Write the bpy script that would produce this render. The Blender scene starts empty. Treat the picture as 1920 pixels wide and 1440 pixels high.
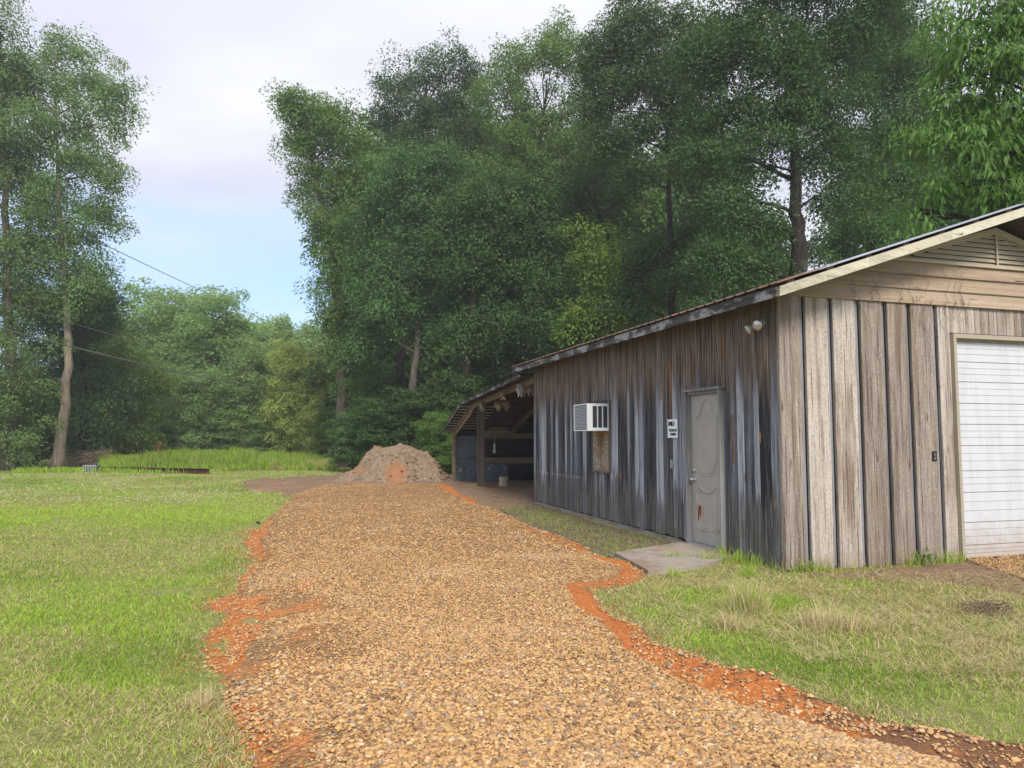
import bpy, math, random
import numpy as np
from math import radians as R
random.seed(7)
scene = bpy.context.scene
col = scene.collection

EXPOSURE, DENOISE, PEBBLES, NGRASS, DENS, HAZE = 0.98, True, True, 1500000, 1.0, 0.0012
# ------------------------------------------------------------------ camera
FPX, PITCH, CZ = 1380.0, math.atan(100/1380), 1.6
cp, sp = math.cos(PITCH), math.sin(PITCH)
cd = bpy.data.cameras.new('camera'); cam = bpy.data.objects.new('camera', cd); col.objects.link(cam)
cd.sensor_width = 36; cd.lens = FPX/1920*36; cd.clip_start = .05; cd.clip_end = 3000
cam.location = (0, 0, CZ); cam.rotation_euler = (R(90)+PITCH, 0, 0); scene.camera = cam

def ray(px, py):
    x = (px-960)/FPX; y = -(py-720)/FPX
    return x, cp-sp*y, sp+cp*y
def at(px, py, Y):                      # the point at distance Y ahead that this sight line meets
    d = ray(px, py); t = Y/d[1]
    return np.array((d[0]*t, Y, CZ+d[2]*t))
def gnd(px, py, z=0.0):
    d = ray(px, py); t = (z-CZ)/d[2]
    return (d[0]*t, d[1]*t)

# ------------------------------------------------------------------ helpers
def tag(o, label=None, cat=None, group=None, kind=None):
    if label: o['label'] = label
    if cat: o['category'] = cat
    if group: o['group'] = group
    if kind: o['kind'] = kind
    return o
def empty(name, loc, rz=0.0, parent=None):
    o = bpy.data.objects.new(name, None); col.objects.link(o)
    o.location = tuple(float(c) for c in loc); o.rotation_euler = (0, 0, rz); o.empty_display_size = .2
    if parent: o.parent = parent
    return o
def link(name, me, mats, parent=None, loc=None):
    o = bpy.data.objects.new(name, me); col.objects.link(o)
    for m in (mats if isinstance(mats, (list, tuple)) else [mats]): me.materials.append(m)
    if parent: o.parent = parent
    if loc is not None: o.location = tuple(float(c) for c in loc)
    return o

class MB:
    """collects shapes, then becomes one mesh object"""
    def __init__(s): s.v = []; s.f = []; s.m = []; s.t = []
    def add(s, vs, fs, m=0, t=None):
        n = len(s.v); s.v += [tuple(map(float, p)) for p in vs]
        t = random.random() if t is None else t
        for f in fs: s.f.append([n+i for i in f]); s.m.append(m); s.t.append(t)
        return s
    def hexa(s, p, m=0, t=None):        # p: 4 bottom ccw, 4 top
        return s.add(p, [(3,2,1,0),(4,5,6,7),(0,1,5,4),(1,2,6,5),(2,3,7,6),(3,0,4,7)], m, t)
    def box(s, x0, x1, y0, y1, z0, z1, m=0, t=None):
        return s.hexa([(x0,y0,z0),(x1,y0,z0),(x1,y1,z0),(x0,y1,z0),(x0,y0,z1),(x1,y0,z1),(x1,y1,z1),(x0,y1,z1)], m, t)
    def tube(s, pts, rad, n=8, m=0, t=None, cap=True):
        pts = [np.array(p, float) for p in pts]; k = len(pts)
        rad = [rad]*k if np.isscalar(rad) else rad
        ref = np.array((.31,.17,.93)); vs = []; fs = []
        for i in range(k):
            d = pts[min(i+1,k-1)]-pts[max(i-1,0)]; d = d/(np.linalg.norm(d)+1e-9)
            a = np.cross(d, ref)
            if np.linalg.norm(a) < .2: a = np.cross(d, (1,0,0))
            a /= np.linalg.norm(a); b = np.cross(d, a)
            for j in range(n):
                w = 2*math.pi*j/n
                vs.append(pts[i]+rad[i]*(math.cos(w)*a+math.sin(w)*b))
        for i in range(k-1):
            for j in range(n):
                q = (j+1) % n; fs.append((i*n+j, i*n+q, (i+1)*n+q, (i+1)*n+j))
        if cap: fs += [tuple(range(n))[::-1], tuple(range((k-1)*n, k*n))]
        return s.add(vs, fs, m, t)
    def lathe(s, c, ax, prof, n=20, m=0, t=None):   # prof: (distance along ax, radius)
        ax = np.array(ax, float); ax /= np.linalg.norm(ax)
        return s.tube([np.array(c)+ax*d for d, r in prof], [max(r, 1e-4) for d, r in prof], n, m, t)
    def build(s, name, mats, parent=None, smooth=False, loc=None):
        me = bpy.data.meshes.new(name); me.from_pydata(s.v, [], s.f); me.update()
        me.polygons.foreach_set('material_index', s.m)
        a = me.attributes.new('tint', 'FLOAT', 'FACE'); a.data.foreach_set('value', np.array(s.t, np.float32))
        if smooth: me.polygons.foreach_set('use_smooth', [True]*len(s.f))
        return link(name, me, mats, parent, loc)

def np_data(name, V, F, tint=None, smooth=False, vattr=None):
    V = np.asarray(V, np.float32); F = np.asarray(F, np.int32)
    me = bpy.data.meshes.new(name); k = F.shape[1]
    me.vertices.add(len(V)); me.vertices.foreach_set('co', V.ravel())
    me.loops.add(F.size); me.loops.foreach_set('vertex_index', F.ravel())
    me.polygons.add(len(F)); me.polygons.foreach_set('loop_start', np.arange(0, F.size, k, dtype=np.int32))
    me.update(calc_edges=True)
    if smooth: me.polygons.foreach_set('use_smooth', np.ones(len(F), bool))
    if tint is not None:
        a = me.attributes.new('tint', 'FLOAT', 'FACE'); a.data.foreach_set('value', np.asarray(tint, np.float32))
    for nm, arr in (vattr or {}).items():
        a = me.attributes.new(nm, 'FLOAT', 'POINT'); a.data.foreach_set('value', np.asarray(arr, np.float32))
    return me

def hash2(ix, iy, s):
    h = (ix.astype(np.int64)*374761393 + iy.astype(np.int64)*668265263 + s*1442695041) & 0xffffffff
    h = ((h ^ (h >> 13))*1274126177) & 0xffffffff
    return ((h ^ (h >> 16)) & 0xffff)/65535.0
def vnoise(x, y, s=0):
    x = np.asarray(x, float); y = np.asarray(y, float)
    ix, iy = np.floor(x), np.floor(y); fx, fy = x-ix, y-iy
    fx = fx*fx*(3-2*fx); fy = fy*fy*(3-2*fy)
    a, b = hash2(ix, iy, s), hash2(ix+1, iy, s); c, d = hash2(ix, iy+1, s), hash2(ix+1, iy+1, s)
    return (a*(1-fx)+b*fx)*(1-fy)+(c*(1-fx)+d*fx)*fy
def fbm(x, y, s=0, o=4):
    r = 0; a = .5; t = 0
    for i in range(o): r = r+a*vnoise(x*2**i, y*2**i, s+i); t += a; a *= .5
    return r/t
def inpoly(x, y, poly):
    r = np.zeros(len(x), bool); n = len(poly)
    for i in range(n):
        x0, y0 = poly[i]; x1, y1 = poly[(i+1) % n]
        if y0 == y1: continue
        c = ((y0 > y) != (y1 > y)) & (x < (x1-x0)*(y-y0)/(y1-y0)+x0)
        r ^= c
    return r
def sm(x, a, b):
    t = np.clip((np.asarray(x, float)-a)/(b-a), 0, 1); return t*t*(3-2*t)

# ------------------------------------------------------------------ materials
def newmat(name):
    m = bpy.data.materials.new(name); m.use_nodes = True
    nt = m.node_tree; nt.nodes.clear()
    return m, nt
class N:
    """small node-graph helper"""
    def __init__(s, name):
        s.m, s.t = newmat(name); s.out = s.n('ShaderNodeOutputMaterial')
    def n(s, typ, **kw):
        x = s.t.nodes.new(typ)
        for k, v in kw.items(): setattr(x, k, v)
        return x
    def put(s, sock, v):
        if v is None: return
        if isinstance(v, bpy.types.NodeSocket): s.t.links.new(v, sock)
        else:
            if isinstance(v, (tuple, list)) and len(v) == 3 and sock.type == 'RGBA': v = (*v, 1)
            sock.default_value = v
    def math(s, op, a, b=None, c=None, clamp=False):
        x = s.n('ShaderNodeMath', operation=op, use_clamp=clamp)
        for i, v in enumerate((a, b, c)): s.put(x.inputs[i], v)
        return x.outputs[0]
    def vmath(s, op, a, b=None):
        x = s.n('ShaderNodeVectorMath', operation=op)
        s.put(x.inputs[0], a); s.put(x.inputs[1], b)
        return x.outputs[0]
    def mix(s, f, a, b, blend='MIX'):
        x = s.n('ShaderNodeMix', data_type='RGBA', blend_type=blend)
        s.put(x.inputs[0], f); s.put(x.inputs[6], a); s.put(x.inputs[7], b)
        return x.outputs[2]
    def coord(s, which='Object'): return s.n('ShaderNodeTexCoord').outputs[which]
    def attr(s, nm): return s.n('ShaderNodeAttribute', attribute_name=nm).outputs['Fac']
    def scl(s, v, sc):
        return s.vmath('MULTIPLY', v, tuple(sc))
    def noise(s, v, scale=5, detail=4, rough=.55, dist=0, out=0):
        x = s.n('ShaderNodeTexNoise'); s.put(x.inputs['Vector'], v)
        x.inputs['Scale'].default_value = scale; x.inputs['Detail'].default_value = detail
        x.inputs['Roughness'].default_value = rough; x.inputs['Distortion'].default_value = dist
        return x.outputs[out]
    def vor(s, v, scale=5, feature='F1', rnd=1.0, out='Distance'):
        x = s.n('ShaderNodeTexVoronoi', feature=feature); s.put(x.inputs['Vector'], v)
        x.inputs['Scale'].default_value = scale; x.inputs['Randomness'].default_value = rnd
        return x.outputs[out]
    def ramp(s, f, stops, interp='LINEAR'):
        x = s.n('ShaderNodeValToRGB'); e = x.color_ramp.elements; x.color_ramp.interpolation = interp
        s.put(x.inputs[0], f)
        while len(e) < len(stops): e.new(.5)
        for q, (p, c) in zip(e, stops): q.position = p; q.color = (*c, 1) if len(c) == 3 else c
        return x.outputs[0]
    def step(s, f, a, b):
        x = s.n('ShaderNodeMapRange', interpolation_type='SMOOTHSTEP')
        s.put(x.inputs[0], f); x.inputs[1].default_value = a; x.inputs[2].default_value = b
        return x.outputs[0]
    def sep(s, v): 
        x = s.n('ShaderNodeSeparateXYZ'); s.put(x.inputs[0], v); return x.outputs
    def bump(s, h, strength=.3, dist=.01):
        x = s.n('ShaderNodeBump'); s.put(x.inputs['Height'], h)
        x.inputs['Strength'].default_value = strength; x.inputs['Distance'].default_value = dist
        return x.outputs[0]
    def bsdf(s, color, rough=.8, spec=.3, normal=None, metal=0.0):
        x = s.n('ShaderNodeBsdfPrincipled'); s.put(x.inputs['Base Color'], color); s.put(x.inputs['Roughness'], rough)
        s.put(x.inputs['Specular IOR Level'], spec); s.put(x.inputs['Metallic'], metal)
        if normal is not None: s.put(x.inputs['Normal'], normal)
        s.t.links.new(x.outputs[0], s.out.inputs[0]); return x

def leaf_mat(name, dark, light, trans=.3, hue=.018):
    g = N(name); t = g.attr('tint')
    info = g.n('ShaderNodeObjectInfo').outputs['Random']
    c = g.ramp(t, [(0, dark), (1, light)])
    h = g.n('ShaderNodeHueSaturation'); g.put(h.inputs['Color'], c)
    g.put(h.inputs['Hue'], g.math('MULTIPLY_ADD', info, hue, .503-hue/2)); g.put(h.inputs['Value'], g.math('MULTIPLY_ADD', info, .25, .88))
    b = g.bsdf(h.outputs[0], .55, .22)
    tr = g.n('ShaderNodeBsdfTranslucent'); tc = g.mix(.6, h.outputs[0], (light[0]*1.5, light[1]*1.5, light[2]*.8)); g.put(tr.inputs[0], tc)
    mx = g.n('ShaderNodeMixShader'); mx.inputs[0].default_value = trans
    g.t.links.new(b.outputs[0], mx.inputs[1]); g.t.links.new(tr.outputs[0], mx.inputs[2]); g.t.links.new(mx.outputs[0], g.out.inputs[0])
    return g.m
def plain(name, color, rough=.6, spec=.3, metal=0.0, var=.25, scale=14, bump=.0, stretch=(1,1,1)):
    g = N(name); v = g.scl(g.coord(), stretch)
    n = g.noise(v, scale, 5, .6); n2 = g.noise(v, scale*5, 4, .6)
    f = g.math('MULTIPLY_ADD', n2, .4, g.math('MULTIPLY', n, .6))
    lo = tuple(c*(1-var) for c in color); hi = tuple(min(1, c*(1+var)) for c in color)
    c = g.ramp(f, [(.3, lo), (.7, hi)])
    g.bsdf(c, rough, spec, g.bump(n2, bump, .01) if bump else None, metal); return g.m
def wood(name, stops, grain=(38,38,1.3), extra=None, bump=.5, knots=.5, tintamp=.5, cr=0.0):
    g = N(name); co = g.coord(); t = g.attr('tint')
    off = g.n('ShaderNodeCombineXYZ'); g.put(off.inputs[0], g.math('MULTIPLY', t, 37.)); g.put(off.inputs[1], g.math('MULTIPLY', t, 91.)); g.put(off.inputs[2], g.math('MULTIPLY', t, 53.))
    p = g.vmath('ADD', co, off.outputs[0])
    wob = g.noise(g.scl(p, (2,2,1.2)), 1.5, 2)
    pw = g.vmath('ADD', g.scl(p, grain), g.scl(g.noise(g.scl(p,(3,3,.8)), 1.5, 2, out=1), (3,3,0)))
    fine = g.math('MULTIPLY_ADD', g.noise(g.scl(p, tuple(q*2.6 for q in grain)), 1.6, 3, .7), .4, g.math('MULTIPLY', g.noise(pw, 1.6, 6, .7), .6))
    streak = g.noise(g.scl(p, (grain[0]*.22, grain[1]*.22, grain[2]*.35)), 1.2, 5, .6)
    f = g.math('ADD', g.math('MULTIPLY', fine, .55), g.math('MULTIPLY', streak, .45))
    f = g.math('ADD', f, g.math('MULTIPLY', g.math('SUBTRACT', g.math('FRACT', g.math('MULTIPLY', t, 7.31)), .5), tintamp*.3))
    c = g.ramp(f, stops)
    if knots:
        kn = g.vor(g.scl(p, (5.2, 5.2, 1.15)), 1.0)
        kf = g.step(kn, .11, .035)
        c = g.mix(g.math('MULTIPLY', kf, knots), c, (.06,.035,.02))
    crack = g.step(g.noise(g.scl(p, (grain[0]*1.1, grain[1]*1.1, grain[2]*.5)), 1.3, 3, .6), .36+cr, .28+cr)
    c = g.mix(g.math('MULTIPLY', crack, .78), c, (.025,.022,.02))
    if extra: c = extra(g, co, p, c, t)
    h = g.math('SUBTRACT', fine, g.math('MULTIPLY', crack, .8))
    g.bsdf(c, .85, .2, g.bump(h, bump, .006)); return g.m

def side_extra(g, co, p, c, t):
    z = g.sep(co)[2]
    nz = g.noise(g.scl(p, (9,9,1.1)), 1.0, 4)
    zz = g.math('ADD', z, g.math('MULTIPLY', g.math('SUBTRACT', nz, .5), 1.9))
    g2 = g.noise(g.scl(p, (30,30,1.0)), 1.3, 5, .65)
    brown = g.ramp(g2, [(.34, (.024,.017,.013)), (.5, (.14,.10,.072)), (.68, (.31,.245,.2))])
    c = g.mix(g.math('MULTIPLY', g.step(zz, 1.85, 2.65), .92), c, brown)
    low = g.ramp(g2, [(.34, (.02,.018,.017)), (.5, (.10,.092,.085)), (.68, (.29,.28,.26))])
    c = g.mix(g.math('MULTIPLY', g.step(zz, .92, .6), .8), c, low)
    # faint old lime line
    ln = g.math('ABSOLUTE', g.math('SUBTRACT', g.math('ADD', z, g.math('MULTIPLY', g.noise(co, 2.5, 3), .09)), .83))
    yy = g.sep(co)[1]
    ln = g.math('MULTIPLY', g.math('MULTIPLY', g.step(ln, .035, .0), g.step(g.noise(g.scl(co,(1,5,9)), 2.2, 4, .7), .46, .6)), g.step(yy, 5.6, 6.6))
    c = g.mix(g.math('MULTIPLY', ln, g.math('MULTIPLY', g2, 1.0)), c, (.5,.5,.5))
    alg = g.math('MULTIPLY', g.step(zz, .55, .15), g.step(g.noise(co, 4, 4), .5, .62))
    c = g.mix(g.math('MULTIPLY', alg, .5), c, (.10,.11,.06))
    kn = g.vor(g.scl(p, (4.1, 4.1, .8)), 1.0)
    c = g.mix(g.step(kn, .085, .05), c, (.42,.2,.05))
    return c
def front_extra(g, co, p, c, t):
    pep = g.noise(g.scl(p, (70,70,22)), 1.5, 4, .75); c = g.mix(g.math('MULTIPLY', g.step(pep, .50, .40), .55), c, (.20,.155,.125)); c = g.mix(g.math('MULTIPLY', g.step(pep, .56, .66), .5), c, (.66,.61,.54))
    z = g.sep(co)[2]
    st = g.noise(g.scl(p, (7,7,.55)), 1.0, 4, .6)
    c = g.mix(g.math('MULTIPLY', g.step(st, .52, .68), .68), c, (.17,.11,.075))
    # rows of nail stains
    zr = g.math('ABSOLUTE', g.math('SUBTRACT', g.math('FRACT', g.math('MULTIPLY', z, 1.55)), .5))
    xs = g.math('ABSOLUTE', g.math('SUBTRACT', g.math('FRACT', g.math('MULTIPLY', g.sep(p)[0], 8.3)), .5))
    nail = g.math('MULTIPLY', g.step(zr, .035, .015), g.step(xs, .06, .03))
    c = g.mix(g.math('MULTIPLY', nail, g.math('MULTIPLY', g.noise(p, 3, 2), .9)), c, (.05,.04,.035))
    low = g.step(g.math('ADD', z, g.math('MULTIPLY', g.noise(p, 5, 4), .5)), .55, .25)
    return g.mix(g.math('MULTIPLY', low, .35), c, (.2,.13,.085))
M = {}
M['side'] = wood('weathered blue grey boards', [(.35,(.018,.019,.023)),(.44,(.075,.077,.088)),(.53,(.18,.192,.226)),(.66,(.44,.46,.51))], extra=side_extra, bump=1.0, tintamp=1.0, cr=.03)
M['front'] = wood('sun bleached tan boards', [(.33,(.13,.10,.08)),(.44,(.26,.22,.19)),(.54,(.40,.35,.31)),(.66,(.56,.51,.465))], extra=front_extra, bump=1.0, tintamp=.6, knots=.85, cr=.05)
M['recess'] = wood('shaded grey board', [(.3,(.09,.092,.105)),(.5,(.20,.208,.235)),(.75,(.33,.335,.36))], bump=.3, knots=0)  # bluish shade of the recesses painted into the board colour
M['gable'] = wood('horizontal siding wood', [(.28,(.14,.10,.07)),(.45,(.33,.25,.18)),(.6,(.44,.35,.27)),(.78,(.56,.47,.38))], grain=(1.3,38,38), bump=.5, knots=.6, tintamp=.5)
M['rake'] = wood('pale lichen rake board', [(.30,(.24,.215,.15)),(.44,(.47,.435,.34)),(.58,(.60,.565,.455)),(.75,(.72,.69,.58))], grain=(3,38,20), bump=.4, knots=.2)
def garage_paint():
    g = N('white garage paint'); co = g.coord(); s = g.sep(co); n = g.noise(g.scl(co,(3,3,.5)), 2.2, 6, .65); n2 = g.noise(co, 7, 5, .7)
    c = g.ramp(n, [(.3,(.50,.52,.555)),(.6,(.575,.60,.64))])
    d = g.math('MULTIPLY', g.step(g.math('ADD', s[2], g.math('MULTIPLY', n2, -.9)), .15, -.45), .6)
    c = g.mix(d, c, (.36,.27,.18)); c = g.mix(g.math('MULTIPLY', g.step(n, .56, .7), .16), c, (.36,.35,.31))
    g.bsdf(c, .5, .3); return g.m
def fascia_extra(g, co, p, c, t):
    n = g.step(g.noise(g.scl(co, (1,2.2,5)), 1.0, 4, .7), .5, .6)
    return g.mix(g.math('MULTIPLY', n, .75), c, (.42,.42,.44))
M['fascia'] = wood('flaking fascia board', [(.3,(.02,.02,.02)),(.5,(.07,.066,.062)),(.75,(.2,.19,.18))], grain=(38,1.5,38), bump=.5, knots=0, extra=fascia_extra)
M['oldwood'] = wood('old dark timber', [(.3,(.03,.024,.02)),(.5,(.10,.082,.066)),(.75,(.24,.2,.165))], bump=.5, knots=.4)
M['tanwood'] = wood('tan timber', [(.3,(.13,.09,.05)),(.5,(.30,.22,.14)),(.75,(.45,.35,.24))], grain=(1.5,30,30), bump=.3, knots=.3)
M['rustwood'] = wood('orange torn wood', [(.36,(.05,.025,.016)),(.5,(.15,.065,.03)),(.66,(.30,.14,.06))], bump=.5, knots=0)
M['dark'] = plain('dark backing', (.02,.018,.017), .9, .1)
M['white_paint'] = garage_paint()
def door_mat():
    g = N('dirty taupe door paint'); co = g.coord(); s = g.sep(co)
    n = g.noise(co, 3, 5, .6); c = g.ramp(n, [(.3,(.34,.32,.285)),(.7,(.42,.40,.36))])
    dz = g.noise(g.scl(co,(1,14,2.2)), 1.3, 4, .6)
    box = g.math('MULTIPLY', g.math('MULTIPLY', g.step(s[1], 1.72, 1.80), g.step(s[1], 2.06, 2.0)), g.math('MULTIPLY', g.step(s[2], .26, .42), g.step(s[2], .72, .6)))
    rust = g.step(g.math('MULTIPLY', dz, box), .53, .58)
    rc = g.ramp(g.noise(co, 40, 4), [(.35,(.05,.02,.012)),(.65,(.33,.12,.035))])
    halo = g.step(g.math('MULTIPLY', dz, box), .44, .56)
    c = g.mix(g.math('MULTIPLY', halo, .45), c, (.42,.24,.1)); c = g.mix(rust, c, rc)
    low = g.math('MULTIPLY', g.step(g.math('ADD', s[2], g.math('MULTIPLY', n, .5)), .6, .2), .35)
    c = g.mix(low, c, (.22,.2,.17))
    g.bsdf(c, .5, .35); return g.m
M['door'] = door_mat()
M['door_frame'] = wood('grey painted jamb', [(.3,(.10,.10,.105)),(.5,(.25,.25,.255)),(.75,(.42,.42,.42))], bump=.3, knots=0)
M['steel'] = plain('brushed steel', (.6,.59,.56), .28, .5, 1.0, var=.1)
M['ac_white'] = plain('aged white plastic', (.72,.75,.78), .45, .4, var=.07, scale=8)
M['ac_dark'] = plain('dark coil fins', (.035,.038,.04), .6, .3, var=.3, scale=60)
M['ac_fin'] = plain('grey louver metal', (.5,.53,.55), .45, .5, .3, var=.1)
def osb():
    g = N('rain stained chipboard'); co = g.coord()
    v = g.vor(g.scl(co, (40,40,28)), 1.0, out='Color'); f = g.sep(v)[0]
    c = g.ramp(f, [(0,(.16,.11,.07)),(.5,(.30,.24,.18)),(1,(.45,.40,.34))])
    s = g.sep(co)
    y = g.math('ABSOLUTE', g.math('SUBTRACT', s[1], 5.28))
    st = g.math('ADD', g.math('SUBTRACT', .36, y), g.math('MULTIPLY', g.math('SUBTRACT', s[2], 1.6), .25))
    st = g.math('ADD', st, g.math('MULTIPLY', g.noise(co, 6, 4), .25))
    c = g.mix(g.math('MULTIPLY', g.step(st, .22, .5), .85), c, (.16,.075,.028))
    c = g.mix(g.math('MULTIPLY', g.step(s[2], 1.62, 1.71), .7), c, (.40,.22,.07))
    g.bsdf(c, .9, .15, g.bump(f, .4, .006)); return g.m
M['osb'] = osb()
def roofmat(name, rusty, eaves=False):
    g = N(name); co = g.coord(); n = g.noise(co, 1.7, 6, .65); n2 = g.noise(g.scl(co,(1,6,1)), 5, 4)
    rc = g.ramp(n2, [(.3,(.09,.045,.03)),(.7,(.22,.125,.085))]); mc = g.ramp(n2, [(.3,(.40,.42,.46)),(.7,(.58,.61,.66))])
    if eaves: n = g.math('ADD', n, g.math('MULTIPLY_ADD', g.sep(co)[0], -.22, .12))      # rust has crept up from the eaves
    f = g.step(n, .5-rusty, .62-rusty)
    b = g.bsdf(g.mix(f, mc, rc), g.math('MULTIPLY_ADD', f, .35, .42), .4); g.put(b.inputs['Metallic'], g.math('MULTIPLY_ADD', f, -.7, .7)); return g.m
M['roof'] = roofmat('ribbed roof metal', .02, True); M['roof_rust'] = roofmat('rusty roof metal', .13)
M['vent'] = plain('tan painted louvers', (.43,.37,.28), .6, .3, var=.12, scale=8)
M['trim'] = plain('olive tan garage trim', (.36,.32,.25), .6, .3, var=.15, scale=10)
M['glass_lamp'] = plain('clear flood bulb', (.55,.54,.5), .12, .6, .5, var=.15)
M['lamp_metal'] = plain('grey lamp metal', (.42,.42,.42), .4, .5, .6, var=.12)
M['sign'] = plain('white sign plate', (.80,.85,.88), .4, .4, var=.04)
M['black'] = plain('black lettering', (.012,.012,.014), .6, .3)
M['galv'] = None
def galv():
    g = N('dull galvanised sheet'); co = g.coord(); n = g.noise(co, 5, 5, .6); n2 = g.noise(g.scl(co,(4,4,3)), 2.2, 5, .65)
    c = g.ramp(n, [(.3,(.10,.12,.145)),(.7,(.20,.23,.265))])
    z = g.sep(co)[2]
    band = g.math('ADD', g.step(g.math('ABSOLUTE', g.math('SUBTRACT', z, .5)), .2, .1), g.step(g.math('ABSOLUTE', g.math('SUBTRACT', z, 1.25)), .16, .08))
    c = g.mix(g.math('MULTIPLY', g.step(n2, .56, .64), g.math('MULTIPLY', band, .8)), c, (.55,.56,.56))
    g.bsdf(c, .55, .4, None, .25); return g.m
M['galv'] = galv()
def tarp():
    g = N('wrinkled black plastic'); co = g.coord(); n = g.noise(g.scl(co,(2.5,2.5,6)), 2.5, 4, .6, 1.5)
    g.bsdf((.012,.012,.014), .28, .5, g.bump(n, 1.0, .08)); return g.m
M['tarp'] = tarp()
M['insul'] = plain('torn tan felt', (.45,.34,.22), .95, .1, var=.35, scale=10, bump=.6)
M['white_rag'] = plain('dirty white rag', (.62,.6,.56), .9, .1, var=.15)
M['stump'] = plain('cut log wood', (.46,.38,.25), .85, .15, var=.25, scale=9, bump=.4)
M['wire'] = plain('weathered grey cable', (.15,.15,.155), .6, .3)
M['beam_rust'] = plain('rusty dark red steel', (.085,.035,.026), .75, .3, var=.5, scale=6, bump=.3)
def dirty_concrete():
    g = N('dirty concrete'); co = g.coord(); n = g.noise(co, 1.6, 6, .7); n2 = g.noise(co, 30, 5, .7)
    c = g.ramp(n2, [(.3,(.24,.205,.17)),(.7,(.40,.36,.31))]); c = g.mix(g.math('MULTIPLY', g.step(n, .45, .62), .7), c, (.21,.15,.10)); c = g.mix(g.math('MULTIPLY', g.step(g.noise(co, 3, 5, .7), .58, .7), .6), c, (.42,.19,.08))
    g.bsdf(c, .92, .15, g.bump(n2, .6, .01)); return g.m
M['concrete'] = dirty_concrete()
M['pale_block'] = plain('pale concrete block', (.48,.48,.46), .9, .2, var=.15, bump=.3)
M['twig'] = plain('dry brown twig', (.19,.145,.105), .9, .1, var=.35)
M['dead_twig'] = plain('dead red brown leaves', (.20,.105,.06), .9, .1, var=.35)
def barkmat(name, a, b):
    g = N(name); co = g.coord(); n = g.noise(g.scl(co,(9,9,1.6)), 1.5, 6, .7); n2 = g.noise(co, 1.2, 4)
    c = g.ramp(n, [(.35, a), (.68, b)]); c = g.mix(g.math('MULTIPLY', g.step(n2, .55, .7), .45), c, (.10,.115,.08))
    g.bsdf(c, .95, .1, g.bump(n, .9, .04)); return g.m
M['bark'] = barkmat('grey brown bark', (.055,.045,.037), (.17,.145,.12))
M['bark_dark'] = barkmat('dark bark', (.014,.012,.011), (.055,.047,.040))  # much darker than the other two barks
M['bark_pale'] = barkmat('pale tan bark', (.14,.115,.09), (.36,.30,.235))
M['leaf_dark'] = leaf_mat('deep green leaves', (.022,.056,.020), (.088,.165,.045), .26)
M['leaf_mid'] = leaf_mat('mid green leaves', (.046,.10,.03), (.155,.26,.062), .32)
M['leaf_blue'] = leaf_mat('cool green leaves', (.033,.08,.032), (.115,.21,.068), .3)
M['leaf_light'] = leaf_mat('light green leaves', (.08,.15,.033), (.21,.31,.06), .35)
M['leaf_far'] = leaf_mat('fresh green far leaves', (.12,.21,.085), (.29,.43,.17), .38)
M['leaf_left'] = leaf_mat('soft green leaves', (.06,.12,.045), (.18,.29,.095), .34)
M['leaf_willow'] = leaf_mat('pale yellow green leaves', (.20,.27,.07), (.40,.48,.14), .42)
M['leaf_yellow'] = leaf_mat('yellow green leaves', (.075,.13,.022), (.20,.28,.055), .36)  # sunlit glow of the understorey painted into the leaf colour
M['leaf_pecan'] = leaf_mat('bright glossy leaves', (.045,.11,.022), (.14,.27,.05), .35, .02)
# ------------------------------------------------------------------ light
SUN = np.array((.22, -.96, 0)); SUN /= np.linalg.norm(SUN); EL = R(42)
w = bpy.data.worlds.new('World'); scene.world = w; w.use_nodes = True
def make_world():
    g = N.__new__(N); g.m = w; g.t = w.node_tree; g.t.nodes.clear()
    out = g.n('ShaderNodeOutputWorld'); bg = g.n('ShaderNodeBackground'); bg.inputs[1].default_value = .1
    sky = g.n('ShaderNodeTexSky', sky_type='NISHITA'); sky.sun_disc = False
    sky.sun_elevation = EL; sky.sun_rotation = math.atan2(SUN[0], SUN[1]); sky.air_density = 1.0; sky.dust_density = .8; sky.ozone_density = 1.5
    d = g.coord('Generated'); s = g.sep(d)
    # thin high cloud: noise on a plane far overhead, seen in perspective
    zz = g.math('ADD', g.math('MAXIMUM', s[2], 0.0), .11)
    uv = g.n('ShaderNodeCombineXYZ'); g.put(uv.inputs[0], g.math('DIVIDE', s[0], zz)); g.put(uv.inputs[1], g.math('DIVIDE', s[1], zz))
    n1 = g.noise(g.scl(uv.outputs[0], (.55,1.15,1)), .9, 6, .55, .6); n2 = g.noise(g.scl(uv.outputs[0], (.3,.7,1)), 1.6, 5, .5, .3)
    cover = g.step(g.math('ADD', s[2], g.math('MULTIPLY', g.math('SUBTRACT', n1, .5), .30)), .17, .36)
    low = g.math('MULTIPLY', g.step(s[2], .14, .03), .35)
    east = g.step(s[0], -.18, .12)                   # the cloud bank thickens towards the right
    f = g.math('MAXIMUM', g.math('MAXIMUM', cover, low), g.math('MULTIPLY', east, .95))
    f = g.math('MAXIMUM', f, g.math('MULTIPLY', g.step(n2, .5, .72), .5))
    cc = g.ramp(n2, [(.30, (3.6,3.8,4.75)), (.48, (4.35,4.45,5.15)), (.62, (5.3,5.35,5.6))])
    blue = g.mix(.65, sky.outputs[0], (3.3,4.75,7.2))
    g.put(bg.inputs[0], g.mix(f, blue, cc)); g.t.links.new(bg.outputs[0], out.inputs[0])
make_world()
ld = bpy.data.lights.new('sun', 'SUN'); ld.energy = 2.2; ld.angle = R(20); ld.color = (1, .93, .83)
lo = bpy.data.objects.new('sun', ld); col.objects.link(lo)
from mathutils import Vector
lo.rotation_euler = Vector((SUN[0]*math.cos(EL), SUN[1]*math.cos(EL), math.sin(EL))).to_track_quat('Z', 'Y').to_euler()
lo.location = (0, -10, 30)
scene.view_settings.view_transform = 'Standard'; scene.view_settings.look = 'None'
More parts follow.
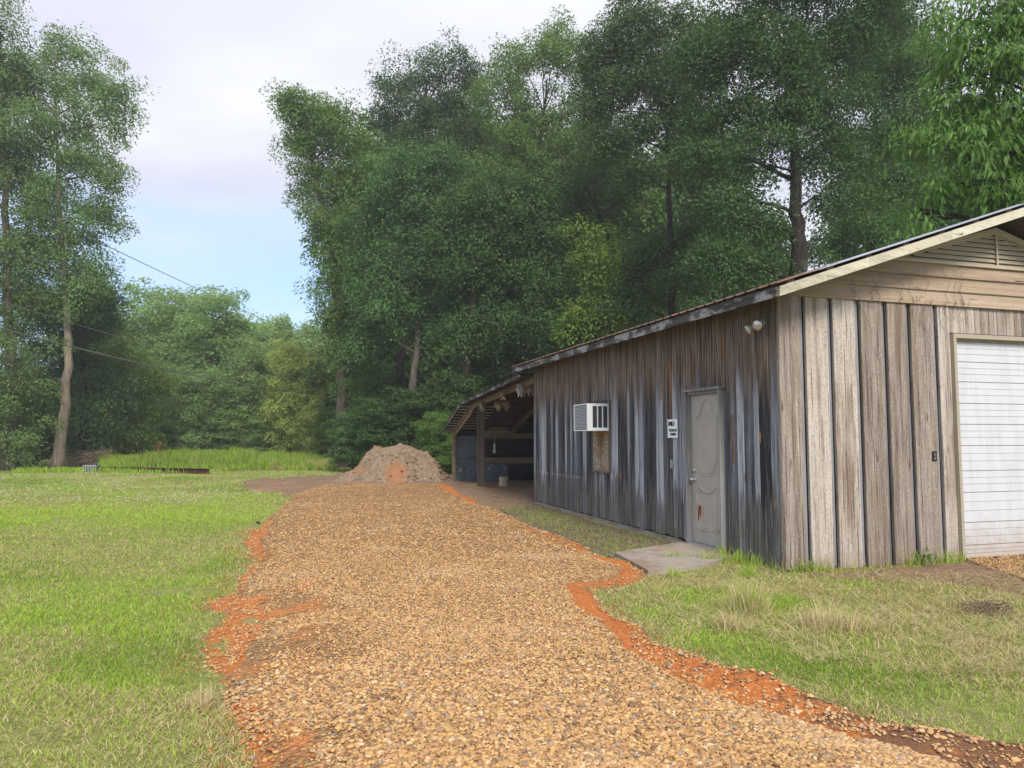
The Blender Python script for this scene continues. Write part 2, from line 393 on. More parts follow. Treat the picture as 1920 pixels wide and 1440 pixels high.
scene.view_settings.exposure = EXPOSURE; scene.view_settings.gamma = 1
scene.cycles.max_bounces = 6; scene.cycles.diffuse_bounces = 3; scene.cycles.transmission_bounces = 3; scene.cycles.transparent_max_bounces = 4
scene.cycles.use_denoising = DENOISE
scene.cycles.use_adaptive_sampling = True; scene.cycles.adaptive_threshold = .02
scene.cycles.caustics_reflective = False; scene.cycles.caustics_refractive = False

# ------------------------------------------------------------------ barn frame of reference
TH = R(16.7); CX, CY = gnd(1470, 1073)
ct, st_ = math.cos(TH), math.sin(TH)
def W(u, v): return CX+u*ct-v*st_, CY+u*st_+v*ct
def UV(x, y):
    dx, dy = x-CX, y-CY
    return dx*ct+dy*st_, -dx*st_+dy*ct

# ------------------------------------------------------------------ ground regions (world metres)
rs = np.random.default_rng(11)
def rough_poly(px, amp, seed, step=.09):
    """ground polygon through pixel-measured corners, its outline broken up by noise"""
    P = [np.array(gnd(*q)) for q in px]; out = []
    P_ = P
    for i in range(len(P)):
        a, b = P[i], P[(i+1) % len(P)]; L = np.linalg.norm(b-a); n = max(1, int(L/step)); d = (b-a)/(L+1e-9); nn = np.array((-d[1], d[0]))
        for k in range(n):
            p = a+(b-a)*k/n
            q = (fbm(np.array([p[0]*1.3]), np.array([p[1]*1.3]), seed, 3)[0]-.5)*2*amp
            q += (fbm(np.array([p[0]*6]), np.array([p[1]*6]), seed+50, 2)[0]-.5)*amp*.55
            out.append(p+nn*q)
    return [tuple(p) for p in out]
CLAY_PX = [(455,1440),(470,1900),(2300,1900),(2300,1480),(1920,1400),(1750,1375),(1620,1345),(1480,1290),(1330,1240),(1220,1208),(1140,1152),(1098,1110),(1130,1106),(1182,1095),(1212,1078),(1196,1059),
           (1142,1050),(1062,1022),(975,994),(934,971),(900,953),(893,942),(868,928),(845,914),(825,908),(700,907),(620,908),(580,915),(545,932),(520,957),(490,985),(470,993),(448,1018),(455,1035),(482,1058),(440,1082),(425,1115),(368,1128),(366,1148),(415,1154),(378,1188),(362,1220),(385,1262),(398,1290),(405,1330),(430,1380)]
GRAV_PX = [(478,1440),(500,1900),(2250,1900),(2100,1560),(1780,1440),(1690,1410),(1535,1366),(1385,1322),(1275,1276),(1185,1214),(1136,1160),(1098,1110),(1132,1101),(1172,1088),(1190,1075),(1180,1062),
           (1142,1047),(1085,1019),(1003,992),(962,970),(915,952),(880,940),(848,925),(820,910),(700,908),(630,909),(578,916),(548,932),(524,957),(500,985),(492,1008),(484,1030),(486,1056),(452,1082),(440,1112),(462,1138),(478,1165),(470,1200),(450,1240),(420,1280),(420,1330),(450,1390)]
clay_poly = rough_poly(CLAY_PX, .10, 3); grav_poly = rough_poly(GRAV_PX, .13, 5)
clay_np, grav_np = np.array(clay_poly), np.array(grav_poly)
PAD_PX = [(1152,1043),(1205,1035),(1283,1021),(1378,1048),(1330,1064),(1262,1075),(1215,1078),(1190,1064)]
pad_poly = [gnd(*q) for q in PAD_PX]
DIRT_PX = [(450,905),(520,897),(590,897),(640,888),(815,888),(850,903),(905,905),(1010,915),(1015,948),(985,955),(930,962),(885,946),(842,918),(825,912),(625,912),(560,938),(500,922),(470,917)]
dirt_poly = rough_poly(DIRT_PX, .5, 8, .3)
SOIL_PX = [(1480,1076),(1560,1076),(1680,1066),(1800,1052),(1960,1044),(2300,1040),(2300,1160),(1920,1125),(1840,1105),(1740,1090),(1600,1086)]
soil_poly = rough_poly(SOIL_PX, .16, 9)
YARD_PX = [(1800,1051),(1920,1045),(2300,1030),(2300,1140),(1990,1110),(1900,1090),(1845,1072)]
yard_poly = rough_poly(YARD_PX, .15, 12)

def gh(x, y):                            # ground height
    x = np.asarray(x, float); y = np.asarray(y, float)
    h = (fbm(x*.35, y*.35, 21, 3)-.5)*.10*sm(y, 4, 12)+(fbm(x*1.3, y*1.3, 25, 2)-.5)*.03
    u, v = UV(x, y)
    inb = sm(u, -1.6, -.4)*(1-sm(v, 20, 22))*sm(v, -2.0, -.2)
    h = h*(1-inb)
    return h
def ground():
    t = np.linspace(-1, 1, 260); xs = 420*np.sinh(5.2*t)/np.sinh(5.2)
    s = np.linspace(0, 1, 300); ys = -14+620*(np.exp(5.0*s)-1)/(np.exp(5.0)-1)
    X, Y = np.meshgrid(xs, ys); X = X.ravel(); Y = Y.ravel()
    Z = gh(X, Y)*(np.abs(X) < 120)
    nx, ny = len(xs), len(ys); i = np.arange(nx*ny).reshape(ny, nx)
    F = np.stack([i[:-1,:-1], i[:-1,1:], i[1:,1:], i[1:,:-1]], -1).reshape(-1, 4)
    g = N('mown lawn soil'); co = g.coord()
    n = g.noise(co, .55, 6, .65); n2 = g.noise(co, 7, 6, .7); n3 = g.noise(co, 60, 4, .7)
    c = g.ramp(n2, [(.28, (.12,.12,.05)), (.5, (.24,.25,.085)), (.72, (.34,.33,.14))])
    dry = g.ramp(n3, [(.3, (.16,.125,.07)), (.7, (.36,.30,.17))])
    c = g.mix(g.math('MULTIPLY', g.step(g.math('ADD', n, g.math('MULTIPLY', g.math('SUBTRACT', n2, .5), .35)), .50, .66), .75), c, dry)
    soil = g.step(g.noise(co, 2.6, 5, .7), .62, .70); c = g.mix(g.math('MULTIPLY', soil, .6), c, (.13,.095,.06))
    g.bsdf(c, .95, .1, g.bump(g.math('ADD', n3, n2), .7, .03))
    tag(link('ground', np_data('ground', np.stack([X,Y,Z],-1), F, smooth=True), g.m), 'broad mown lawn reaching back to the woods', 'ground', kind='structure')
ground()

def edge_dist(x, y, P, skip=2):
    d = np.full(len(x), 9.0)
    for q in P[::skip]: d = np.minimum(d, np.hypot(x-q[0], y-q[1]))
    return d
def sheet(name, poly, z, mat, label, cat, res=.16, crown=0.0):
    """a thin ground sheet cut to an outline: grid cells inside plus the outline itself"""
    import bmesh
    from mathutils.geometry import delaunay_2d_cdt
    P = np.array(poly); lo_, hi_ = P.min(0), P.max(0)
    n = len(P); gx, gy = [], []
    y = lo_[1]
    while y < hi_[1]:
        r = max(res, res*.11*max(1, y)); xs = np.arange(lo_[0], hi_[0], r); gx.append(xs+(rs.random(len(xs))-.5)*r*.3); gy.append(np.full(len(xs), y)+(rs.random(len(xs))-.5)*r*.3); y += r
    gx = np.concatenate(gx); gy = np.concatenate(gy); k = inpoly(gx, gy, poly); gx, gy = gx[k], gy[k]
    pts = [Vector((float(a), float(b))) for a, b in P]+[Vector((float(a), float(b))) for a, b in zip(gx, gy)]
    v, e, f, _, _, _ = delaunay_2d_cdt(pts, [], [list(range(n))], 1, 1e-5)
    xy = np.array([(q.x, q.y) for q in v])
    zz = z(xy[:,0], xy[:,1]) if callable(z) else gh(xy[:,0], xy[:,1])+z
    me = bpy.data.meshes.new(name); me.from_pydata([(a, b, c) for (a, b), c in zip(xy.tolist(), zz.tolist())], [], f); me.update()
    me.polygons.foreach_set('use_smooth', [True]*len(me.polygons))
    ea = me.attributes.new('edge', 'FLOAT', 'POINT'); ea.data.foreach_set('value', edge_dist(xy[:,0], xy[:,1], P, 2).astype(np.float32))
    return tag(link(name, me, mat), label, cat, kind='structure')

def clay_mat():
    g = N('orange clay'); co = g.coord(); n = g.noise(co, 3.5, 6, .65); n2 = g.noise(co, 24, 5, .7)
    c = g.ramp(n2, [(.3, (.31,.098,.03)), (.55, (.51,.18,.055)), (.75, (.60,.27,.11))])
    c = g.mix(g.math('MULTIPLY', g.step(n, .56, .68), .6), c, (.36,.19,.10))
    s = g.sep(co); dk = g.math('MULTIPLY', g.step(s[0], 1.0, 2.3), g.step(s[1], 5.6, 4.6))      # darker loam turned up along the near right edge
    c = g.mix(g.math('MULTIPLY', g.step(g.math('ADD', g.math('MULTIPLY', dk, .22), n), .58, .7), .8), c, (.12,.08,.055))
    ef = g.math('ADD', g.attr('edge'), g.math('MULTIPLY', g.math('SUBTRACT', g.noise(co, 9, 4, .7), .5), .22))
    c = g.mix(g.math('MULTIPLY', g.step(ef, .13, .01), .85), c, g.ramp(n2, [(.35,(.13,.10,.055)),(.65,(.30,.23,.13))]))
    g.bsdf(c, .95, .08, g.bump(g.math('ADD', n, n2), .8, .04)); return g.m
GRSTOPS = [(0,(.26,.155,.065)),(.12,(.39,.23,.09)),(.30,(.50,.30,.115)),(.48,(.55,.34,.12)),(.60,(.45,.245,.115)),(.70,(.60,.41,.20)),(.78,(.29,.14,.06)),(.86,(.62,.47,.31)),(.885,(.14,.09,.06)),(.955,(.27,.225,.195))]
def gravel_mat():
    g = N('bed of gravel'); co = g.coord()
    r = g.sep(g.vor(co, 32, out='Color'))[0]; dv = g.vor(co, 32)
    c = g.ramp(r, GRSTOPS, 'CONSTANT')
    c = g.mix(g.step(dv, .32, .66), c, (.30,.18,.09))
    fine = g.noise(co, 130, 3, .7); c = g.mix(g.math('MULTIPLY', fine, .6), c, (.11,.06,.025))
    big = g.noise(co, .9, 5, .6); c = g.mix(g.math('MULTIPLY', g.step(big, .54, .74), .45), c, (.44,.23,.11))
    s = g.sep(co); d = g.math('ADD', g.math('MULTIPLY_ADD', s[1], .234, -1.55), s[0])         # metres right of the drive's middle
    near = g.math('MULTIPLY', g.step(d, -1.0, -1.9), g.step(s[1], 9.5, 7))
    e = g.math('ADD', g.math('MULTIPLY', near, .28), g.noise(co, 1.7, 5, .7))
    c = g.mix(g.math('MULTIPLY', g.step(e, .74, .9), .8), c, (.58,.20,.06))
    h = g.math('SUBTRACT', 1.0, g.math('MULTIPLY', dv, 1.5))
    g.bsdf(c, .9, .15, g.bump(h, .9, .02)); return g.m
def dirt_mat():
    g = N('loose brown soil'); co = g.coord(); n = g.noise(co, 1.6, 6, .7); n2 = g.noise(co, 16, 5, .7)
    c = g.ramp(n2, [(.3, (.13,.085,.055)), (.55, (.28,.19,.125)), (.75, (.40,.295,.205))])
    c = g.mix(g.math('MULTIPLY', g.step(n, .5, .68), .7), c, (.14,.10,.075))
    c = g.mix(g.math('MULTIPLY', g.step(g.noise(co, .7, 3), .6, .68), .5), c, (.45,.2,.09))
    g.bsdf(c, .95, .08, g.bump(g.math('ADD', n, n2), .8, .06)); return g.m
def litter_mat():
    g = N('leaf litter'); co = g.coord(); v = g.sep(g.vor(co, 38, out='Color'))[0]; n = g.noise(co, 5, 5, .7)
    c = g.ramp(v, [(0,(.05,.038,.028)),(.45,(.13,.095,.065)),(.8,(.24,.18,.12)),(1,(.33,.27,.2))]); c = g.mix(g.math('MULTIPLY', g.step(n, .5, .62), .6), c, (.11,.12,.05))
    g.bsdf(c, .95, .08, g.bump(g.math('ADD', v, n), .8, .02)); return g.m
CLAYM, GRM, DIRTM, LITM = clay_mat(), gravel_mat(), dirt_mat(), litter_mat()
def clay_z(x, y):
    d = edge_dist(x, y, clay_np, 1)
    taper = -.014+.020*sm(d, 0, .07)
    ridge = np.exp(-((d-.16)/.14)**2)*.075*(.35+1.3*vnoise(x*3.1, y*3.1, 40))
    return gh(x, y)+taper+ridge*sm(x-1.55+.234*y, 0, 1)*.9+(fbm(x*6, y*6, 44, 3)-.5)*.03*sm(d, .02, .15)
def grav_z(x, y):
    d = edge_dist(x, y, grav_np, 1)
    return gh(x, y)-.016+.044*sm(d, 0, .10)+.05*sm(d, 0, .45)+(fbm(x*1.1, y*1.1, 47, 3)-.5)*.05*sm(d, 0, .6)
def dirt_z(x, y):
    d = edge_dist(x, y, np.array(dirt_poly), 1)
    return gh(x, y)+.004+(fbm(x*1.9, y*1.9, 51, 4)-.25)*.26*sm(d, 0, .6)*(1-sm(x, -1.2, -.4))+.03*sm(d, 0, .5)*fbm(x*3, y*3, 52, 3)
sheet('clay_verge', clay_poly, clay_z, CLAYM, 'raw orange clay showing along both edges of the gravel drive', 'clay verge', .09)
sheet('gravel_drive', grav_poly, grav_z, GRM, 'tan gravel drive running back past the barn to the dirt pile', 'driveway', .12)
sheet('dirt_patch', dirt_poly, dirt_z, DIRTM, 'churned brown soil spread around the dirt pile and open shed', 'bare soil', .2)
shed_poly = [W(a, b) for a, b in ((.02,9.42),(6.85,9.42),(6.85,18.6),(.02,18.6))]
sheet('shed_floor', shed_poly, lambda x, y: gh(x, y)+.005+.03*fbm(x*2, y*2, 66, 3), DIRTM, 'bare trampled soil floor under the open shed', 'shed floor', .2)
LIT_PX = [(1005,946),(1100,975),(1200,1003),(1288,1024),(1205,1036),(1150,1046),(1085,1022),(1000,995),(960,972),(935,958)]
sheet('litter_strip', rough_poly(LIT_PX, .1, 14), lambda x, y: gh(x, y)+.005+.03*fbm(x*4, y*4, 67, 3), LITM, 'dark strip of leaf litter and soil along the side wall', 'leaf litter', .12)
sheet('bare_soil', soil_poly, lambda x, y: gh(x, y)-.012+.018*sm(edge_dist(x, y, np.array(soil_poly), 1), 0, .1)+.035*fbm(x*3, y*3, 61, 3)*sm(edge_dist(x, y, np.array(soil_poly), 1), 0, .2), DIRTM, 'dark bare soil strip along the foot of the front barn wall', 'bare soil', .1)
sheet('garage_apron', yard_poly, lambda x, y: gh(x, y)-.012+.032*sm(edge_dist(x, y, np.array(yard_poly), 1), 0, .12)+.04*fbm(x*2, y*2, 63, 3)*sm(edge_dist(x, y, np.array(yard_poly), 1), 0, .2), GRM, 'small brown gravel apron in front of the white garage door', 'gravel apron', .12)
def pad():
    m = MB(); P = pad_poly; n = len(P)
    zb = [.004]*n; top = [.05+.03*math.sin(i*2.1) if i in (0,4,5,6,7) else .065 for i in range(n)]
    m.add([(x, y, -.05) for x, y in P]+[(x, y, .055) for x, y in P], [tuple(range(n))[::-1], tuple(range(n, 2*n))]+[(i, (i+1) % n, n+(i+1) % n, n+i) for i in range(n)])
    tag(m.build('concrete_pad', M['concrete']), 'dirty concrete slab at the foot of the taupe side door', 'concrete pad', kind='structure')
pad()

# ------------------------------------------------------------------ pebbles
def ico(sub):
    t = (1+5**.5)/2
    V = np.array([(-1,t,0),(1,t,0),(-1,-t,0),(1,-t,0),(0,-1,t),(0,1,t),(0,-1,-t),(0,1,-t),(t,0,-1),(t,0,1),(-t,0,-1),(-t,0,1)], float)
    F = [(0,11,5),(0,5,1),(0,1,7),(0,7,10),(0,10,11),(1,5,9),(5,11,4),(11,10,2),(10,7,6),(7,1,8),(3,9,4),(3,4,2),(3,2,6),(3,6,8),(3,8,9),(4,9,5),(2,4,11),(6,2,10),(8,6,7),(9,8,1)]
    V = list(V/np.linalg.norm(V[0]))
    for _ in range(sub):
        c = {}; G = []
        def mid(a, b):
            k = (min(a,b), max(a,b))
            if k not in c:
                p = V[a]+V[b]; V.append(p/np.linalg.norm(p)); c[k] = len(V)-1
            return c[k]
        for a, b, d in F:
            x, y, z = mid(a,b), mid(b,d), mid(d,a); G += [(a,x,z),(b,y,x),(d,z,y),(x,y,z)]
        F = G
    return np.array(V), np.array(F)
def pebbles(pos, size, rng, sub):
    V0, F0 = ico(sub); n = len(pos); nv = len(V0)
    shape = 1+(rng.random((n, nv, 1))-.5)*(.34 if sub == 0 else .22)
    s = size[:,None]*np.stack([.75+.7*rng.random(n), .6+.4*rng.random(n), .38+.3*rng.random(n)], -1)
    V = V0[None]*shape*s[:,None,:]
    a = rng.random(n)*6.283; tl = (rng.random(n)-.5)*.9
    c, s_ = np.cos(tl)[:,None], np.sin(tl)[:,None]
    V = np.stack([V[...,0], V[...,1]*c-V[...,2]*s_, V[...,1]*s_+V[...,2]*c], -1)
    c, s_ = np.cos(a)[:,None], np.sin(a)[:,None]
    V = np.stack([V[...,0]*c-V[...,1]*s_, V[...,0]*s_+V[...,1]*c, V[...,2]], -1)+pos[:,None,:]
    F = F0[None]+(np.arange(n)*nv)[:,None,None]
    return V.reshape(-1,3), F.reshape(-1,3), np.repeat(rng.random(n), len(F0))
def scatter_pebbles():
    rng = np.random.default_rng(5); Vs=[]; Fs=[]; Ts=[]; off=0
    def band(y0, y1, n, smin, smax, sub):
        nonlocal off
        y = y0*(y1/y0)**rng.random(n); x = (rng.random(n)*2-1)*(y*.78+.8)
        din = inpoly(x, y, grav_poly); dcl = inpoly(x, y, clay_poly) & ~din
        e = edge_dist(x, y, grav_np, 3)
        cov = fbm(x*1.6, y*1.6, 71, 4)
        thin = sm(e, 0, .5)
        left = (1-sm(x-1.55+.234*y, -1.9, -.8))*(1-sm(y, 6.5, 9))      # clay shows through more on the left
        pk = np.where(din, np.clip(.55+.6*thin-left*1.1*sm(cov, .44, .62)*(1-.5*sm(y, 7, 11)), .04, 1), 0)
        pk = np.where(dcl, np.clip(.55*np.exp(-e/.14)+.07, 0, 1), pk)
        k = rng.random(n) < pk
        ya = inpoly(x, y, yard_poly); k |= ya & (rng.random(n) < .8)
        x, y = x[k], y[k]; m = len(x)
        z = np.where(inpoly(x, y, grav_poly), grav_z(x, y), clay_z(x, y)); z = np.where(ya[k], gh(x, y)+.045, z)
        sz = smin+(smax-smin)*rng.random(m)**2.6
        V, F, T = pebbles(np.stack([x, y, z+sz*(.15+.35*rng.random(m))], -1), sz, rng, sub)
        Vs.append(V); Fs.append(F+off); Ts.append(T); off += len(V); return m
    c = [band(3.1, 5.2, 115000, .0055, .0175, 1), band(5.2, 10, 190000, .0075, .0175, 0), band(10, 26, 130000, .011, .023, 0)]
    print('pebbles', c)
    g = N('assorted pebbles'); t = g.attr('tint'); co = g.coord()
    cl = g.ramp(t, GRSTOPS, 'CONSTANT'); cl = g.mix(g.math('MULTIPLY', g.noise(co, 90, 3, .6), .35), cl, (.34,.22,.12))
    dust = g.noise(co, .8, 4, .6); cl = g.mix(g.math('MULTIPLY', g.step(dust, .48, .7), .35), cl, (.56,.40,.24)); cl = g.mix(g.math('MULTIPLY', g.step(dust, .45, .3), .35), cl, (.34,.20,.10))
    s = g.sep(co); d = g.math('ADD', g.math('MULTIPLY_ADD', s[1], .234, -1.55), s[0])
    stain = g.step(g.math('ADD', g.noise(co, 1.7, 5, .7), g.math('MULTIPLY', g.math('MULTIPLY', g.step(d, -1.0, -1.9), g.step(s[1], 9.5, 7)), .26)), .74, .95)
    cl = g.mix(g.math('MULTIPLY', stain, .42), cl, (.60,.27,.10))
    g.bsdf(cl, .6, .3)
    o = link('gravel', np_data('gravel', np.concatenate(Vs), np.concatenate(Fs), np.concatenate(Ts), smooth=True), g.m)
    tag(o, 'loose rounded tan and brown pebbles covering the drive', 'gravel', kind='stuff')
if PEBBLES: scatter_pebbles()
def clay_crumbs():
    rng = np.random.default_rng(29); k = rng.integers(0, len(clay_np), 26000); p = clay_np[k]; y0 = p[:,1]
    q = p+rng.normal(size=p.shape)*.13; x, y = q[:,0], q[:,1]; d = x-1.55+.234*y
    u, v = UV(x, y)
    keep = (y > 3) & (y < 13) & (fbm(x*1.2, y*1.2, 33, 3) > .50) & ~((u > -.06) & (v > -.06)); x, y = x[keep], y[keep]
    z = np.where(inpoly(x, y, grav_poly), grav_z(x, y)+.012, np.where(inpoly(x, y, clay_poly), clay_z(x, y), gh(x, y)+.004))
    V, F, T = pebbles(np.stack([x, y, z], -1), .003+.015*rng.random(len(x))**4, rng, 0)
    tag(link('clay_crumbs', np_data('clay_crumbs', V, F, T, vattr={'edge': np.ones(len(V))}), CLAYM), 'crumbs of orange clay spilled over gravel and grass', 'clay crumbs', kind='stuff')
clay_crumbs()

# ------------------------------------------------------------------ grass
def blades(x, y, z, L, wd, lean, rng, ln=None):
    n = len(x); a = rng.random(n)*6.283; b = rng.random(n)*6.283
    if ln is None: ln = lean*(.3+rng.random(n))
    dx, dy = np.cos(a)*ln, np.sin(a)*ln
    wx, wy = np.cos(b)*wd*.5, np.sin(b)*wd*.5
    up = L*np.sqrt(np.clip(1-np.minimum(ln, .98)**2, .02, 1)); 
    P0 = np.stack([x-wx, y-wy, z], -1); P1 = np.stack([x+wx, y+wy, z], -1)
    M0 = np.stack([x+dx*L*.4-wx*.8, y+dy*L*.4-wy*.8, z+up*.6], -1); M1 = np.stack([x+dx*L*.4+wx*.8, y+dy*L*.4+wy*.8, z+up*.6], -1)
    T = np.stack([x+dx*L, y+dy*L, z+up*(1-.25*ln)], -1)
    V = np.stack([P0,P1,M0,M1,T], 1).reshape(-1,3); i = np.arange(n)*5
    F = np.stack([np.stack([i,i+1,i+3],-1), np.stack([i,i+3,i+2],-1), np.stack([i+2,i+3,i+4],-1)], 1).reshape(-1,3)
    return V, F
def grass_mat(name, stops):
    g = N(name); t = g.attr('tint'); c = g.ramp(t, stops)
    b = g.bsdf(c, .6, .25); tr = g.n('ShaderNodeBsdfTranslucent'); g.put(tr.inputs[0], c)
    mx = g.n('ShaderNodeMixShader'); mx.inputs[0].default_value = .3
    g.t.links.new(b.outputs[0], mx.inputs[1]); g.t.links.new(tr.outputs[0], mx.inputs[2]); g.t.links.new(mx.outputs[0], g.out.inputs[0]); return g.m
GSTOPS = [(0,(.13,.225,.03)),(.25,(.28,.42,.048)),(.48,(.38,.57,.055)),(.58,(.38,.42,.09)),(.68,(.33,.31,.12)),(.85,(.48,.40,.20)),(1,(.68,.57,.34))]
GRASSM = grass_mat('mixed lawn grass', GSTOPS)
def lawn_params(x, y):
    dry = fbm(x*.55, y*.55, 81, 4); dry = sm(dry, .38, .60)
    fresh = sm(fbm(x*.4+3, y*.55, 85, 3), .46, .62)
    band = np.exp(-((y-(15.2+.25*(x+8)*.2))/2.6)**2)*(x < -2)      # sunlit strip across the lawn, painted as brighter green blades
    u, v = UV(x, y)
    right = (x > -.5) & (y < 10)
    d2 = np.clip(1.15-(np.abs(v+.8))/1.9, 0, 1)*right*sm(fbm(x*1.6, y*1.6, 87, 3), .28, .46)               # straw lies close to the front wall
    dry = np.maximum(dry, .9*np.exp(-((y-10.6-.3*x*.3)/1.5)**2)*sm(fbm(x*.8, y*.8, 89, 3), .38, .55))
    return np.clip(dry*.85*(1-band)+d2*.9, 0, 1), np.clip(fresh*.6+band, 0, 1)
def lawn():
    rng = np.random.default_rng(3); n = NGRASS
    y = 3.1*(38/3.1)**(rng.random(n)); x = (rng.random(n)*2-1)*(y*.80+2.6)
    u, v = UV(x, y)
    ed = edge_dist(x, y, clay_np, 2)
    k = (~inpoly(x, y, clay_poly) | (rng.random(n) < .7*np.exp(-ed/.055))) & ~((u > -.03) & (u < 7) & (v > -.03) & (v < 19)) & ~inpoly(x, y, pad_poly) & ~inpoly(x, y, yard_poly)
    k &= ~((u > -1.9) & (u < 0) & (v > 2.3) & (v < 9.6) & (rng.random(n) > .10))
    k &= ~(inpoly(x, y, dirt_poly) & (rng.random(n) > .06)) & ~(inpoly(x, y, soil_poly) & (rng.random(n) > .25))
    bare = fbm(x*1.1, y*1.1, 91, 4); k &= rng.random(n) > sm(bare, .54, .70)*.7
    x, y = x[k], y[k]; m = len(x); dry, fresh = lawn_params(x, y)  # fresh also carries the painted sunlit strip
    u, v = UV(x, y); right = (x > -.5) & (y < 10)
    eb = np.exp(-edge_dist(x, y, clay_np, 2)/.14)
    straw = rng.random(m) < np.clip(.09+.60*dry+.45*eb, 0, .85)
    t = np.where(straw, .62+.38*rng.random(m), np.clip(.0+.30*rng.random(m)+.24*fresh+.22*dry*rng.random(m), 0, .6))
    L = (.018+.045*rng.random(m)**2.2)*(.6+1.0*fbm(x*1.5, y*1.5, 95, 3))*(1+.012*y)
    L *= np.where(straw & right, 1.35, 1.0)
    lean = np.where(straw, .93, .72); wd = .0024+.0006*y
    z = gh(x, y)-.004+np.where(straw, .012*rng.random(m), 0)
    V, F = blades(x, y, z, L, wd, lean, rng, np.where(straw, .72+.27*rng.random(m), .35+.63*rng.random(m)))
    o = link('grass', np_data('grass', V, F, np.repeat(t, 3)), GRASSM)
    tag(o, 'short mown green grass with straw coloured dry patches', 'grass', kind='stuff'); print('blades', m)
if NGRASS: lawn()
def clover():
    rng = np.random.default_rng(19); V=[]; F=[]; off=0; pos=[]
    for _ in range(3400):
        y = 17+15*rng.random(); x = -5-rng.random()*(y*.62)
        if fbm(np.array([x*.35]), np.array([y*.35]), 101, 3)[0] > .5: pos.append((x, y, float(gh(x, y))+.055+.03*rng.random()))
    pos = np.array(pos); k = ~inpoly(pos[:,0], pos[:,1], clay_poly); pos = pos[k]
    k = ~inpoly(pos[:,0], pos[:,1], dirt_poly); pos = pos[k]; V, F, T = pebbles(pos, .009+.009*rng.random(len(pos)), rng, 0)
    tag(link('clover', np_data('clover', V, F, T), plain('clover heads', (.62,.62,.55), .9, .1)), 'tiny white clover heads dotted over the far lawn', 'clover', kind='stuff')
clover()
M['midwood'] = wood('aged brown timber', [(.3,(.07,.05,.03)),(.5,(.19,.14,.095)),(.75,(.33,.26,.18))], grain=(30,1.5,30), bump=.3, knots=.3)
M['old_roof'] = plain('old grey brown roof metal', (.075,.062,.052), .7, .2, .1, var=.5, scale=5)
# ------------------------------------------------------------------ barn (local frame: u along the front, v along the long side, away)
LEN, WID, EAVE = 9.35, 6.92, 3.34
SL = .335
def zr(u): return EAVE+SL*(u if u <= WID/2 else WID-u)
barn = empty('wooden_barn', (CX, CY, 0), TH)
tag(barn, 'old weathered board barn with white garage door and low gable roof', 'barn')
def plank(mb, axis, a0, a1, z0, z1, d, th=.022, m=0, t=None, ch=.004, back=.0):
    """upright board with softened edges; axis 'v' = long side wall (faces -u), 'u' = front wall (faces -v); d = how far it stands proud"""
    t = random.random() if t is None else t
    j0, j1 = [(random.random()-.5)*.004 for _ in range(2)]
    pr = [(a0, back), (a0, -d+ch), (a0+ch, -d), (a1-ch, -d+j0), (a1, -d+ch+j0), (a1, back)]
    vs = []
    for z in (z0, z1):
        for a, o in pr: vs.append((o, a, z) if axis == 'v' else (a, o, z))
    n = len(pr); fs = [(i, i+1, n+i+1, n+i) for i in range(n-1)]+[tuple(range(n))[::-1], tuple(range(n, 2*n))]
    if axis == 'v': fs = [f[::-1] for f in fs]
    mb.add(vs, fs, m, t)
def side_wall():
    m = MB()
    m.box(.012, .05, .03, 1.10, -.1, EAVE-.05, 1); m.box(.012, .05, 2.22, LEN, -.1, EAVE-.05, 1); m.box(.012, .05, 1.10, 2.22, 2.26, EAVE-.05, 1)
    m.box(-.004, .011, 2.4, LEN, -.05, .07, 2)                                   # pale footing showing below the boards
    v = .0
    random.seed(21)
    while v < LEN:
        wd = random.choice((.10,.13,.15,.19,.21,.24))
        if v < .05: wd = .17
        e = min(v+wd, LEN)
        if 1.10-.09 < e <= 1.22 or (e > 1.12 and v < 1.12): e = 1.12
        if v < 2.20 < e: e = 2.20
        if LEN-e < .06: e = LEN
        gap = random.choice((.003,.005,.008)); d = .010+.014*random.random()
        if v < 1.1: d += .012*(int(v*10) % 2)
        z0 = .06+.05*random.random()*(v > 2) - (.04 if v < 1 else 0)
        if v >= 1.12 and e <= 2.21: z0 = 2.262
        plank(m, 'v', v, e-gap, z0, EAVE-.02+.0*v, d)
        v = e
    # torn orange strips in some of the joints
    for vv, z0, z1, wd in ((2.62,1.90,2.80,.045),(1.98,2.36,2.9,.024),(1.18,2.62,3.02,.028),(.96,1.25,1.9,.02),(2.40,2.55,2.85,.022),(2.92,2.2,2.5,.014)):
        plank(m, 'v', vv, vv+wd, z0, z1, .03, m=3, back=-.005)
    o = m.build('side_wall', [M['side'], M['dark'], M['concrete'], M['rustwood']], barn)
side_wall()
GU0, GU1, GZ0, GZ1 = 2.67, 5.40, .03, 2.89
